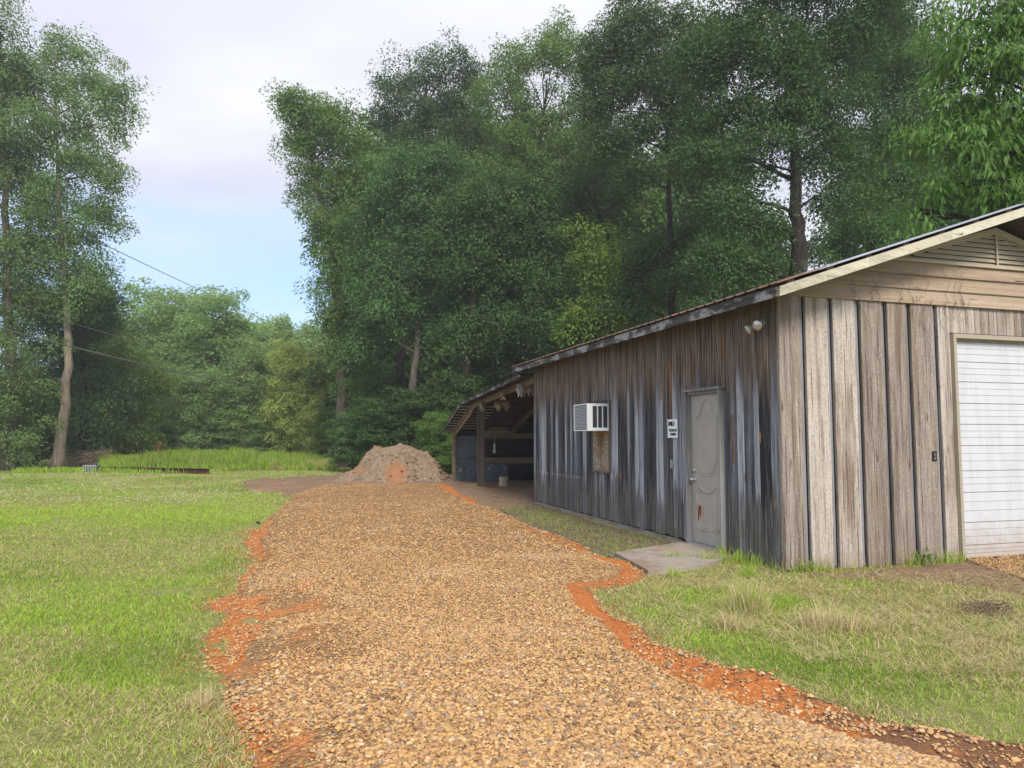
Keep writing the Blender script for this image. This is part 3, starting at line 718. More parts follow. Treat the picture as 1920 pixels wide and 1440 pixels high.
def front_wall():
    m = MB(); random.seed(5)
    m.box(.0, 2.60, .014, .05, -.1, EAVE, 1); m.box(5.46, WID, .014, .05, -.1, EAVE, 1); m.box(2.60, 5.46, .014, .05, 2.97, EAVE, 1)
    m.add([(0,.014,EAVE),(WID,.014,EAVE),(WID/2,.014,zr(WID/2)),(0,.05,EAVE),(WID,.05,EAVE),(WID/2,.05,zr(WID/2))], [(0,1,2),(5,4,3)], 1)
    E_ = [-.022,.37,.775,1.195,1.605,1.985,2.42,2.615]
    for i in range(len(E_)-1):
        a, b = E_[i], E_[i+1]; last = i == len(E_)-2; z0 = .03-.01*i
        if last: plank(m, 'u', a, b, z0, 3.33, .046); continue
        r = .072+.02*random.random()
        plank(m, 'u', a, b-r, z0, 3.33, .046+.004*random.random(), ch=.006)
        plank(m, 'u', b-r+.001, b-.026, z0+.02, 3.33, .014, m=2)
    u = 5.465
    while u < WID:
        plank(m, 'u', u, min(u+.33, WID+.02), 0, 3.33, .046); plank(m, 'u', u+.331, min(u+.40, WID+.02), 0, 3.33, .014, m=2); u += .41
    u = 2.62
    while u < 5.46:
        wd = random.choice((.12,.14,.17)); plank(m, 'u', u, min(u+wd-.004, 5.46), 2.975, 3.33, .03+.006*random.random()); u += wd
    m.build('front_wall', [M['front'], M['dark'], M['recess']], barn)
front_wall()
def closed_walls():                       # far end and hidden side
    m = MB(); random.seed(9)
    m.box(WID-.04, WID, .06, LEN-.05, -.1, EAVE-.02, 1)
    v = 0
    while v < LEN:
        m.box(WID, WID+.02, v, min(v+.2, LEN), 0, EAVE-.02); v += .205
    m.box(.06, WID-.05, LEN-.045, LEN-.005, -.1, EAVE-.02, 1)
    u = 0.0
    while u < WID:
        m.box(u, min(u+.2, WID), LEN, LEN+.02, .02, zr(min(u, WID))-.03); u += .205
    m.build('rear_wall', [M['side'], M['dark']], barn)
closed_walls()
def gable_siding():
    m = MB(); rows = [(3.325,3.515),(3.515,3.70),(3.70,3.872)]
    for z0, z1 in rows:
        a0, a1 = max(-.03, (z0-EAVE)/SL), max(-.03, (z1-EAVE)/SL)
        b0, b1 = WID-a0, WID-a1
        yb, yt = -.075, -.05
        m.hexa([(a0,yb,z0),(b0,yb,z0),(b0,.01,z0),(a0,.01,z0),(a1,yt,z1),(b1,yt,z1),(b1,.01,z1),(a1,.01,z1)])
    m.build('gable_siding', M['gable'], barn)
    v = MB(); zb, zt = 3.876, 4.44; ub = (zb-EAVE)/SL+.12; c = WID/2
    half = c-ub
    v.add([(ub,-.02,zb),(2*c-ub,-.02,zb),(c,-.02,zt)], [(0,1,2)], 1)
    z = zb+.045
    while z < zt-.12:
        k = half*(1-(z-zb)/(zt-.06-zb))+.03
        v.hexa([(c-k,-.062,z-.028),(c+k,-.062,z-.028),(c+k,-.055,z-.034),(c-k,-.055,z-.034),(c-k,-.03,z+.03),(c+k,-.03,z+.03),(c+k,-.023,z+.024),(c-k,-.023,z+.024)])
        z += .066
    o = v.build('louver_vent', [M['vent'], M['dark']], barn)
    f = MB()
    f.box(ub-.06, 2*c-ub+.06, -.085, -.02, zb-.003, zb+.038)
    f.box(c-.014, c+.014, -.08, -.063, zb+.04, zt-.08)
    for sgn in (-1, 1):
        a, b = (c+sgn*(half+.06), zb-.012), (c, zt-.06)
        f.hexa([(a[0],-.082,a[1]-.0),(a[0],-.02,a[1]),(b[0],-.02,b[1]-.03),(b[0],-.082,b[1]-.03),(a[0],-.082,a[1]+.055),(a[0],-.02,a[1]+.055),(b[0],-.02,b[1]+.06),(b[0],-.082,b[1]+.06)][::1])
    f.build('frame', M['vent'], o)
gable_siding()
OVF, OVS, OVB = .50, .35, .62
def roof():
    dk = MB(); c = WID/2
    for sg in (0, 1):
        def X(u): return u if sg == 0 else WID-u
        v0, v1 = -OVF, LEN+OVB
        a, b = -OVS, c
        # boards of the deck, seen from below at the overhangs
        u = a; random.seed(31+sg)
        while u < b-.01:
            e = min(u+.19, b); z0, z1 = EAVE+SL*u, EAVE+SL*(e-.004)
            p = [(X(u),v0+.03,z0+.05),(X(e-.004),v0+.03,z1+.05),(X(e-.004),v1,z1+.05),(X(u),v1,z0+.05)]
            q = [(x,y,z+.022) for x,y,z in p]
            dk.hexa((p+q) if sg == 0 else (p[::-1]+q[::-1])); u = e
    d = dk.build('roof_deck', M['oldwood'], barn)
    for sg in (0, 1):
        sh = MB(); v0, v1 = -OVF-.06, LEN+OVB+.05; a, b = -OVS-.06, c+.02
        vs = []; n = 0; prof = []
        v = v0
        while v < v1:
            prof += [(v,0),(v+.10,0),(v+.125,.013),(v+.155,.013),(v+.18,0)]; v += .23
        prof = [(min(q, v1), h) for q, h in prof]
        for u in (a, b):
            for q, h in prof:
                z = EAVE+SL*u+.15+h
                vs.append((u if sg == 0 else WID-u, q, z))
        k = len(prof); fs = [(i, i+1, k+i+1, k+i) if sg else (k+i, k+i+1, i+1, i) for i in range(k-1)]
        vs2 = [(x,y,z-.012) for x,y,z in vs]
        fs2 = [tuple(2*k+j for j in f[::-1]) for f in fs]
        edge = [(i, i+1, 2*k+i+1, 2*k+i) for i in range(k-1)]+[(0, k, 3*k, 2*k)]
        sh.add(vs+vs2, fs+fs2+edge, 0)
        sh.build('roof_sheet', M['roof'], barn)
    pl = MB(); u = -.25
    while u < c:                                    # battens carrying the metal: their ends show above the rake
        for sg in (0, 1):
            x0, x1 = (u, u+.09) if sg == 0 else (WID-u-.09, WID-u)
            zl = EAVE+SL*u+.104
            pl.hexa([(x0,-OVF-.028,zl+(0 if sg == 0 else SL*.09)),(x1,-OVF-.028,zl+(SL*.09 if sg == 0 else 0)),(x1,LEN+OVB,zl+(SL*.09 if sg == 0 else 0)),(x0,LEN+OVB,zl+(0 if sg == 0 else SL*.09)),
                     (x0,-OVF-.028,zl+.04+(0 if sg == 0 else SL*.09)),(x1,-OVF-.028,zl+.04+(SL*.09 if sg == 0 else 0)),(x1,LEN+OVB,zl+.04+(SL*.09 if sg == 0 else 0)),(x0,LEN+OVB,zl+.04+(0 if sg == 0 else SL*.09))])
        u += .56
    pl.build('roof_batten', M['oldwood'], barn)
    for sg in (0, 1):
        rk = MB(); a, b = -OVS, c
        for k in range(3):
            u0, u1 = a+(b-a)*k/3, a+(b-a)*(k+1)/3-.003
            z0, z1 = EAVE+SL*u0+.058, EAVE+SL*u1+.058
            x0, x1 = (u0, u1) if sg == 0 else (WID-u0, WID-u1)
            y0, y1 = -OVF-.03, -OVF-.0
            p = [(x0,y0,z0-.075),(x1,y0,z1-.075),(x1,y1,z1-.075),(x0,y1,z0-.075),(x0,y0,z0+.04),(x1,y0,z1+.04),(x1,y1,z1+.04),(x0,y1,z0+.04)]
            if sg: p = [p[1],p[0],p[3],p[2],p[5],p[4],p[7],p[6]]
            rk.hexa(p)
        rk.build('rake_board', M['rake'], barn)
        x = -OVS-.03 if sg == 0 else WID+OVS
        fa = MB(); z = EAVE-SL*OVS
        v = -OVF+.002
        while v < LEN+OVB:
            e = min(v+2.6, LEN+OVB); fa.box(x, x+.03, v, e-.004, z-.02, z+.105); v = e
        fa.build('fascia_board', M['fascia'], barn)
    rf = MB()                                       # lookout rafters under the front overhang
    for u in (.0, c-.02):
        pass
    for sg in (0, 1):
        p = []
        for u in (-.30, c-.01):
            for y in (-OVF, -.085):
                p.append((u if sg == 0 else WID-u, y, EAVE+SL*u-.0))
    for k in range(14):
        rf = MB(); v = .2+k*.72; z0, z1 = EAVE-SL*OVS, EAVE
        rf.hexa([(-OVS,v,z0-.01),(-.03,v,z1-.01),(-.03,v+.045,z1-.01),(-OVS,v+.045,z0-.01),(-OVS,v,z0+.048),(-.03,v,z1+.048),(-.03,v+.045,z1+.048),(-OVS,v+.045,z0+.048)])
        rf.build('rafter_tail', M['oldwood'], barn)
roof()
def garage_door():
    m = MB(); lines = [2.86,2.596,2.33,2.045,1.77,1.49,1.16,.88,.49,.20,.03]
    y = .0
    m.box(GU0, GU1, .006, .03, GZ0, GZ1)
    for a, b in zip(lines[:-1], lines[1:]):
        h = a-b
        for q0, q1, dd in ((0,.30,.0),(.302,.60,-.0015),(.602,.975,-.0)):
            z1, z0 = a-h*q0-.004, a-h*q1
            m.hexa([(GU0+.004,-.012+dd,z0),(GU1-.004,-.012+dd,z0),(GU1-.004,.006,z0-.003),(GU0+.004,.006,z0-.003),(GU0+.004,-.012+dd,z1),(GU1-.004,-.012+dd,z1),(GU1-.004,.006,z1+.003),(GU0+.004,.006,z1+.003)])
    o = m.build('garage_door', M['white_paint'], barn)
    f = MB()
    f.box(2.617, 2.662, -.10, .02, -.03, 2.955); f.box(5.408, 5.455, -.10, .02, -.03, 2.955); f.box(2.662, 5.408, -.10, .02, 2.90, 2.955)
    f.box(2.662, 2.674, -.02, .0, .02, 2.898); f.box(2.676, 5.40, -.025, -.0, 2.872, 2.899)
    f.build('door_trim', M['trim'], barn)
    s = MB(); s.box(GU0, GU1, -.02, .03, GZ0-.03, GZ0-.002); s.build('bottom_seal', M['dark'], o)
garage_door()
def side_door():
    D0, D1, Z0, Z1 = 1.25, 2.10, .085, 2.215; XD = .046
    m = MB(); m.box(-.022, .012, D0, D1, Z0, Z1)
    # raised moulding lines of the two panels
    def P(a, z, o=.0): return (-.023-o, 1.675+a, z)
    half = [(.0,2.135),(.06,2.125),(.11,2.09),(.145,2.02),(.175,1.96),(.215,1.915),(.30,1.865),(.30,1.30),(.24,1.245),(.215,1.185),(.17,1.11),(.10,1.07),(.0,1.06)]
    low = [(.0,.815),(.10,.83),(.17,.865),(.215,.91),(.245,.875),(.30,.80),(.30,.36),(.255,.30),(.22,.285),(.0,.285)]
    def ring(h, k, off):
        cz = sum(z for _, z in h)/len(h); q = [(a*(1-off*3.2), cz+(z-cz)*(1-off)) for a, z in h]
        pts = [P(a, z) for a, z in q]+[P(-a, z) for a, z in q[::-1][1:]]
        m.tube(pts, k, 6, 0, None)
    ring(half, .011, 0); ring(half, .007, .055); ring(low, .011, 0); ring(low, .007, .075)
    m.v = [(x+XD, y, z) for x, y, z in m.v]
    d = m.build('door', M['door'], barn)
    h = MB()
    for z in (1.115,):
        h.lathe((-.022+XD, 2.035, z), (-1,0,0), [(0,.032),(.012,.032),(.016,.024),(.02,.0)], 20)
    h.build('deadbolt', M['steel'], d, True)
    h = MB(); h.lathe((-.022+XD, 2.035, .985), (-1,0,0), [(0,.033),(.008,.033),(.01,.013),(.03,.012),(.036,.026),(.052,.03),(.066,.022),(.07,.0)], 20)
    h.build('handle', M['steel'], d, True)
    f = MB(); t = .42
    f.box(-.068, .07, D1+.004, D1+.045, .02, Z1+.045, 0, .3); f.box(-.068, .07, D0-.038, D0-.004, .02, Z1+.045, 0, .5); f.box(-.085, .03, D0-.06, D1+.06, Z1+.047, Z1+.085, 0, .7)
    f.box(-.03, .07, D0-.003, D1+.003, Z1+.004, Z1+.046, 0, .2)
    f.build('door_frame', M['door_frame'], barn)
    s = MB(); s.box(-.06, .06, D0-.003, D1+.003, .03, Z0-.006); s.build('threshold', M['lamp_metal'], barn)
side_door()
def patch():
    m = MB(); m.box(-.042, -.026, 4.93, 5.66, .97, 1.715)
    o = m.build('patch_panel', M['osb'], barn); o['label'] = 'rain stained chipboard panel under the air conditioner'
    t = MB(); t.box(-.05, -.026, 4.865, 4.925, .95, 2.30, 0); t.box(-.05, -.026, 4.93, 5.70, .93, .965, 0); t.box(-.05,-.026,4.93,5.70,2.265,2.30,0)
    t.build('patch_trim', M['oldwood'], barn)
patch()
BM = barn
# ------------------------------------------------------------------ things fixed on the barn
def wp(u, v, z): x, y = W(u, v); return (x, y, z)
def air_conditioner():
    r = empty('air_conditioner', wp(-.03, 4.90, 1.72), TH); tag(r, 'old white air conditioner sticking out of the barn wall', 'air conditioner')
    w_, l, h = .44, .68, .50         # out from the wall, along the wall, height;  local: -x outwards, y along the wall
    m = MB(); b = .022
    m.box(-w_+.02, 0, .02, l-.02, .02, h-.02, 1)
    for z in (0, h-b): m.box(-w_, 0, 0, l, z, z+b)
    for y in (0, l-b): 
        m.box(-w_, -w_+b, y, y+b, b, h-b)
    m.box(-.035, 0, 0, b, b, h-b); m.box(-.035, 0, l-b, l, b, h-b)
    m.build('casing', [M['ac_white'], M['ac_dark']], r)
    g = MB(); x0, x1 = -w_+b, -.035           # near side: a pale post then three dark openings
    g.box(x0, x0+.085, .002, .018, b, h-b)
    for k in (1, 2): xx = x0+.085+(x1-x0-.085)*k/3; g.box(xx-.009, xx+.009, .004, .018, b+.03, h-b-.02)
    g.box(x0+.085, x1, .004, .018, b, b+.035); g.box(x0+.085, x1, .004, .018, h-b-.025, h-b)
    g.build('side_panel', M['ac_white'], r)
    f = MB(); z = b+.02
    while z < h-b-.02:
        f.hexa([(-w_+.004,b+.03,z),(-w_+.02,b+.03,z+.016),(-w_+.02,l-b-.03,z+.016),(-w_+.004,l-b-.03,z),(-w_+.004,b+.03,z+.005),(-w_+.02,b+.03,z+.021),(-w_+.02,l-b-.03,z+.021),(-w_+.004,l-b-.03,z+.005)]); z += .027
    for y in (b, l-b-.03): f.box(-w_+.002, -w_+.018, y, y+.03, b, h-b)
    f.build('grille', M['ac_fin'], r)
air_conditioner()
def text_mesh(mb, body, x, z, size, m=1, bold=0.0, sx=1.0):
    cu = bpy.data.curves.new('lettering', 'FONT'); cu.body = body; cu.size = size; cu.extrude = .0015; cu.offset = bold; cu.resolution_u = 3
    o = bpy.data.objects.new('lettering', cu); col.objects.link(o)
    bpy.context.view_layer.update()
    me = o.to_mesh()
    xs = [v.co.x for v in me.vertices]; wdt = max(xs)-min(xs); x00 = min(xs)
    mb.add([((v.co.x-x00-wdt/2)*sx+x, v.co.y+z, v.co.z) for v in me.vertices], [tuple(p.vertices) for p in me.polygons], m, .5)
    o.to_mesh_clear(); bpy.data.objects.remove(o); bpy.data.curves.remove(cu)
def sign():
    r = empty('camera_sign', wp(-.032, 2.56, 1.735), TH); tag(r, 'small white sign reading smile beside the taupe door', 'sign')
    # local plate frame: built flat (x right, z up, facing -y) then turned so that it faces out of the wall
    wd, hg = .30, .285
    p = MB(); p.hexa([(-.003,-wd/2,-hg/2),(.003,-wd/2,-hg/2),(.003,wd/2,-hg/2),(-.003,wd/2,-hg/2),(-.003,-wd/2,hg/2),(.003,-wd/2,hg/2),(.003,wd/2,hg/2),(-.003,wd/2,hg/2)])
    p.build('plate', M['sign'], r)
    for body, x, z, s_, b_ in (("SMILE", -.03, .045, .088, .0035), ("YOU'RE ON", .01, -.045, .052, .0022), ("CAMERA", .025, -.105, .052, .0022)):
        t = MB(); text_mesh(t, body, x, z, s_, 0, b_, .86)
        t.v = [(-.005-c, -a, b) for a, b, c in t.v]
        t.build('lettering', M['black'], r)
sign()
def flood():
    r = empty('flood_light', wp(-.03, .24, 3.02), TH); tag(r, 'twin bulb flood light under the eave at the barn corner', 'flood light')
    m = MB(); m.lathe((0,0,.0), (-1,0,0), [(0,.055),(.02,.055),(.028,.04),(.04,.02)], 16)
    m.tube([(-.03,0,0),(-.06,.05,-.01),(-.075,.07,-.015)], .012); m.tube([(-.03,0,0),(-.05,-.05,.0),(-.06,-.065,.0)], .012)
    m.build('mounting_base', M['lamp_metal'], r, True)
    for y, d in ((.09,(-.75,.25,-.5)), (-.08,(-.8,-.35,-.28))):
        b = MB(); c = (-.055, y*.8, -.012)
        b.lathe(c, d, [(0,.022),(.03,.024),(.05,.032),(.085,.055),(.125,.064),(.135,.060),(.142,.0)], 18)
        b.build('bulb', M['glass_lamp'], r, True)
flood()
def wall_bits():
    m = MB(); m.box(-.022, 0, -.022, .022, -.065, .065); m.box(-.028, -.022, -.009, .009, -.02, .03, 0)
    o = m.build('door_bell', M['lamp_metal'], None, loc=wp(-.026, 2.60, 1.19)); o.rotation_euler.z = TH; tag(o, 'small grey bell box on the boards below the white sign', 'bell box')
    m = MB(); m.box(-.037, .037, -.006, 0, -.062, .062, 1)
    for s in (-.028,.022): m.box(-.02, .02, -.012, -.006, s-.018, s+.018, 0)
    o = m.build('outlet_plate', [M['oldwood'], M['black']], None, loc=wp(2.27, -.052, 1.36)); o.rotation_euler.z = TH; tag(o, 'small black outlet plate on the pale front boards', 'outlet')
wall_bits()
def vines():
    rng = np.random.default_rng(41); m = MB()
    for k in range(30):
        u = 1.0+1.9*rng.random(); z = 3.32+.12*rng.random(); p = []
        L = .12+.5*rng.random()**1.5; ph = rng.random()*6; up = rng.random() < .6
        for i in range(9):
            zz = z+L*i/8*(1 if up else -1); q = u+.03*math.sin(i*1.1+ph)+.10*(rng.random()-.5)*i/8
            y = -.088 if zz > 3.33 else -.06
            if zz > zr(u)-.12: break
            p.append((q, y-.004*rng.random(), zz))
        if len(p) > 3: m.tube(p, [.0032*(1-.7*i/len(p)) for i in range(len(p))], 5)
    for u, z0, z1, dx in ((1.2,3.3,2.25,.35),(1.6,2.6,1.5,.05),(2.42,1.6,.9,.02)):
        p = [(u+dx*i/14+.03*math.sin(i*.9+u*9), -.056-.01*abs(math.sin(i)), z0+(z1-z0)*i/14) for i in range(15)]
        m.tube(p, [.002]*15, 5)
    r = m.build('dried_vine', M['twig']); r.location = (CX, CY, 0); r.rotation_euler.z = TH
    tag(r, 'dried brown vine stems clinging to the front gable boards', 'dried vine')
vines()

# ------------------------------------------------------------------ open lean-to shed behind the barn
lean = empty('open_shed', wp(0, LEN, 0), TH); tag(lean, 'open sided lean-to shed with sagging roof joined to the barn end', 'shed')
def shed():
    V0, V1, V2, V3 = -.30, 6.45, 9.75, 9.28       # local v from the barn end: roof start, break, eave; V3 = rear wall
    Z0, Z1, Z2 = 3.10, 2.70, 1.76; U0, U1 = -.35, 7.0
    def zz(v): return Z0+(Z1-Z0)*(v-V0)/(V1-V0) if v < V1 else Z1+(Z2-Z1)*(v-V1)/(V2-V1)
    for a, b in ((V0+.36, V1), (V1, V2)):
        m = MB(); u = U0-.05; prof = []
        while u < U1: prof += [(u,0),(u+.05,.018),(u+.10,0)]; u += .10
        n = len(prof); vs = [(q, v, zz(v)+.055+h) for v in (a-.03, b+.02) for q, h in prof]
        fs = [(i, i+1, n+i+1, n+i) for i in range(n-1)]
        vs2 = [(x,y,z-.008) for x,y,z in vs]; fs2 = [tuple(2*n+j for j in f[::-1]) for f in fs]
        m.add(vs+vs2, fs+fs2+[(0,2*n,3*n,n)]); m.build('roof_sheet', M['old_roof'], lean)
    p = MB(); v = V0+.5; random.seed(3)
    while v < V2-.05:
        w_ = .10 if v < V1 else .07
        p.hexa([(U0,v,zz(v)-.0),(U1,v,zz(v)),(U1,v+w_,zz(v+w_)),(U0,v+w_,zz(v+w_)),(U0,v,zz(v)+.035),(U1,v,zz(v)+.035),(U1,v+w_,zz(v+w_)+.035),(U0,v+w_,zz(v+w_)+.035)])
        v += .62 if v < V1 else .30
    e = MB(); v = V1+.2
    while v < V2-.1:
        e.box(U0+.02, .9, v, v+.05, zz(v+.05)-.034, zz(v+.05)-.004); v += .30
    e.build('eave_batten', M['rake'], lean)
    p.build('purlin', M['oldwood'], lean)
    for a, b in ((V0+.36, V1), (V1, V2)):
        f = MB(); f.hexa([(U0-.03,a,zz(a+.001)-.05),(U0,a,zz(a+.001)-.05),(U0,b,zz(b)-.05),(U0-.03,b,zz(b)-.05),(U0-.03,a,zz(a+.001)+.04),(U0,a,zz(a+.001)+.04),(U0,b,zz(b)+.04),(U0-.03,b,zz(b)+.04)])
        f.build('fascia_board', M['fascia'], lean)
    for u in (-.02, 2.2, 4.6):
        r = MB()
        for a, b in ((.05, V1), (V1+.002, V3)):
            r.hexa([(u,a,zz(a)-.17),(u+.05,a,zz(a)-.17),(u+.05,b,zz(b)-.17),(u,b,zz(b)-.17),(u,a,zz(a)-.002),(u+.05,a,zz(a)-.002),(u+.05,b,zz(b)-.002),(u,b,zz(b)-.002)])
        r.build('rafter', M['midwood'], lean)
    b = MB(); b.tube([(-.01, V3-.1, 1.62),(.02, V1+.35, 2.36),(.02, V1-.1, 2.55)], [.05,.05,.05], 8); b.build('brace_pole', M['tanwood'], lean, True)
    for (u, v, w_, mt) in ((.0, 5.40, .16, 'oldwood'), (-.06, V3-.14, .11, 'tanwood')):
        q = MB(); z1 = zz(v)-.17
        q.box(u, u+w_, v, v+w_, -.05, z1)
        if w_ > .12: q.box(u-.075, u-.004, v-.02, v+.05, -.02, z1-.1, 0)
        q.build('post', M[mt], lean)
    # rear wall: dull metal sheets, dark closing wall, rails
    for (u0, u1, z0, z1) in ((.06,.96,.84,1.66),(.06,.96,-.02,.825),(.99,2.0,-.02,.62)):
        s = MB(); s.box(u0, u1, V3, V3+.012, z0, z1); s.build('metal_sheet', M['galv'], lean)
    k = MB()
    k.box(-.02, 7.0, V3+.03, V3+.06, 0, zz(V3)-.02); k.box(6.9, 6.94, .03, V3, 0, 2.2)  # rear and side closing walls added so the interior stays dark
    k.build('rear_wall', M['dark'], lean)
    for z0, z1, v in ((1.56,1.74,V3-.12), (.64,.86,V3-.10)):
        s = MB(); s.box(.98, 5.2, v, v+.04, z0, z1); s.build('rail', M['tanwood'], lean)
    s = MB(); s.box(1.98, 2.05, V3-.10, V3-.04, -.02, .635); s.build('rail_post', M['oldwood'], lean)
shed()
def hang(u, v, z, wd, hg, seed, name, label, cat, mat, group=None, turn=0.0):
    """a ragged sheet hanging from the shed roof, with its own thickness and folds"""
    rng = np.random.default_rng(seed); nx, nz = 14, 8; x0 = np.linspace(-.5, .5, nx)
    bot = -hg*(.35+.65*rng.random(nx)); top = .02*rng.random(nx); vs = []
    for s in (0, .012):
        for j in range(nz):
            for i in range(nx):
                q = j/(nz-1); vs.append((x0[i]*wd+.02*math.sin(i*2.3+j)+.02*(rng.random()-.5), s+.05*math.sin(i*.9+seed)*q+.03*math.sin(j*1.3+i), top[i]*(1-q)+bot[i]*q))
    n = nx*nz; fs = []
    for j in range(nz-1):
        for i in range(nx-1):
            a = j*nx+i; f = (a, a+1, a+nx+1, a+nx); fs += [f, tuple(n+k for k in f[::-1])]
    for j in (0, nz-1): fs += [(j*nx+i, j*nx+i+1, n+j*nx+i+1, n+j*nx+i) for i in range(nx-1)]
    for i in (0, nx-1): fs += [(j*nx+i, (j+1)*nx+i, n+(j+1)*nx+i, n+j*nx+i) for j in range(nz-1)]
    m = MB(); m.add(vs, fs); o = m.build(name, mat, None, False, wp(u, v, z)); o.rotation_euler.z = TH+turn
    tag(o, label, cat, group)
HG = 'torn felt scraps under the shed roof'
hang(.28, LEN+.9, 2.95, .55, .34, 1, 'torn_felt', 'largest torn tan felt scrap hanging highest beside the barn wall', 'felt scrap', M['insul'], HG)
hang(.42, LEN+4.3, 2.66, .5, .34, 2, 'torn_felt', 'torn tan felt flap hanging low above the dark shelf opening', 'felt scrap', M['insul'], HG, .2)
hang(-.05, LEN+2.6, 2.80, .8, .22, 3, 'torn_felt', 'ragged felt fringe along the middle of the shed roof edge', 'felt scrap', M['insul'], HG, 1.3)
hang(-.02, LEN+5.0, 2.66, .5, .28, 4, 'torn_felt', 'short felt strip hanging next to the dark shed post', 'felt scrap', M['insul'], HG, 1.1)
hang(-.12, LEN+.85, 2.93, .13, .32, 6, 'white_rag', 'dirty white rag hanging under the top of the shed roof', 'rag', M['white_rag'], None, .3)
def tarps():
    for u0, u1, z0, z1, sd, lab in ((1.0,5.2,.88,1.54,1,'black wrinkled plastic sheet between the two shed rails'), (2.06,5.2,-.02,.62,2,'black plastic sheet under the lower shed rail')):
        rng = np.random.default_rng(sd); nx, nz = 60, 24; vs=[]
        for j in range(nz):
            for i in range(nx):
                a, b = i/(nx-1), j/(nz-1); uu, z = u0+(u1-u0)*a, z0+(z1-z0)*b
                n = float(fbm(np.array([uu*3+z*2.5]), np.array([z*5-uu*1.2]), 60+sd, 4)[0])
                vs.append((uu, LEN+9.18-.22*n*math.sin(math.pi*min(1,b*1.2+.1)), z))
        k = nx*nz; v2 = [(x,y+.01,z) for x,y,z in vs]; fs=[]
        for j in range(nz-1):
            for i in range(nx-1):
                a = j*nx+i; f=(a,a+1,a+nx+1,a+nx); fs += [f, tuple(k+q for q in f[::-1])]
        m = MB(); m.add(vs+v2, fs); o = m.build('plastic_sheet', M['tarp'], None, True, (CX, CY, 0)); o.rotation_euler.z = TH; tag(o, lab, 'plastic sheet', 'black plastic sheets in the shed')
    m = MB(); random.seed(4)
    m.box(1.05, 1.55, LEN+8.98, LEN+9.14, 1.745, 1.93); m.build
    o = m.build('plank_bundle', M['tanwood'], None, loc=(CX, CY, 0)); 
    o.rotation_euler.z = TH
    bpy.data.objects.remove(o)
    m = MB()
    for i, (a, b, z, h) in enumerate(((1.05,2.15,1.745,.05),(1.0,2.3,1.797,.04),(1.2,2.0,1.84,.07),(1.35,1.9,1.912,.04))): m.box(a, b, LEN+8.93+.02*i, LEN+9.12, z, z+h)
    o = m.build('plank_stack', M['tanwood'], None, loc=(CX, CY, 0)); o.rotation_euler.z = TH; tag(o, 'stack of tan planks lying on the upper shed rail', 'planks')
    m = MB(); m.lathe((0,0,0),(0,0,1),[(0,.02),(.01,.06),(.14,.06),(.17,.035),(.20,.035),(.21,.05),(.33,.05),(.36,.02),(.37,.0)],14); m.tube([(0,0,.36),(0.01,0,.75)],.008,5)
    o = m.build('white_jug', M['white_rag'], None, True, wp(1.45, LEN+8.95, 1.02)); tag(o, 'pale grey jug hanging in front of the black plastic', 'jug')
tarps()
def stump():
    x, y = gnd(945, 913); m = MB(); n = 20; rng = np.random.default_rng(2)
    pr = [(-.03,.165),(.02,.16),(.15,.155),(.31,.158),(.325,.15),(.325,.08),(.326,.0)]
    m.lathe((0,0,0),(0.03,0,1),pr,n); m.v = [(a*(1+.05*math.sin(3*math.atan2(b,a))), b*(1+.06*math.sin(2*math.atan2(b,a)+1)), c) for a,b,c in m.v]
    o = m.build('log_stump', M['stump'], None, False, (x, y, 0)); tag(o, 'short pale round log standing upright in front of the shed', 'log')
    x, y = gnd(835, 896); m = MB(); m.hexa([(-.55,-.07,0),(.55,-.05,0),(.55,.09,0),(-.55,.07,0),(-.55,-.07,.05),(.55,-.05,.05),(.55,.09,.05),(-.55,.07,.05)])
    o = m.build('pale_plank', M['rake'], None, False, (x, y, float(gh(x,y))+.04)); tag(o, 'pale plank lying in the grass between dirt pile and shed', 'plank')
stump()
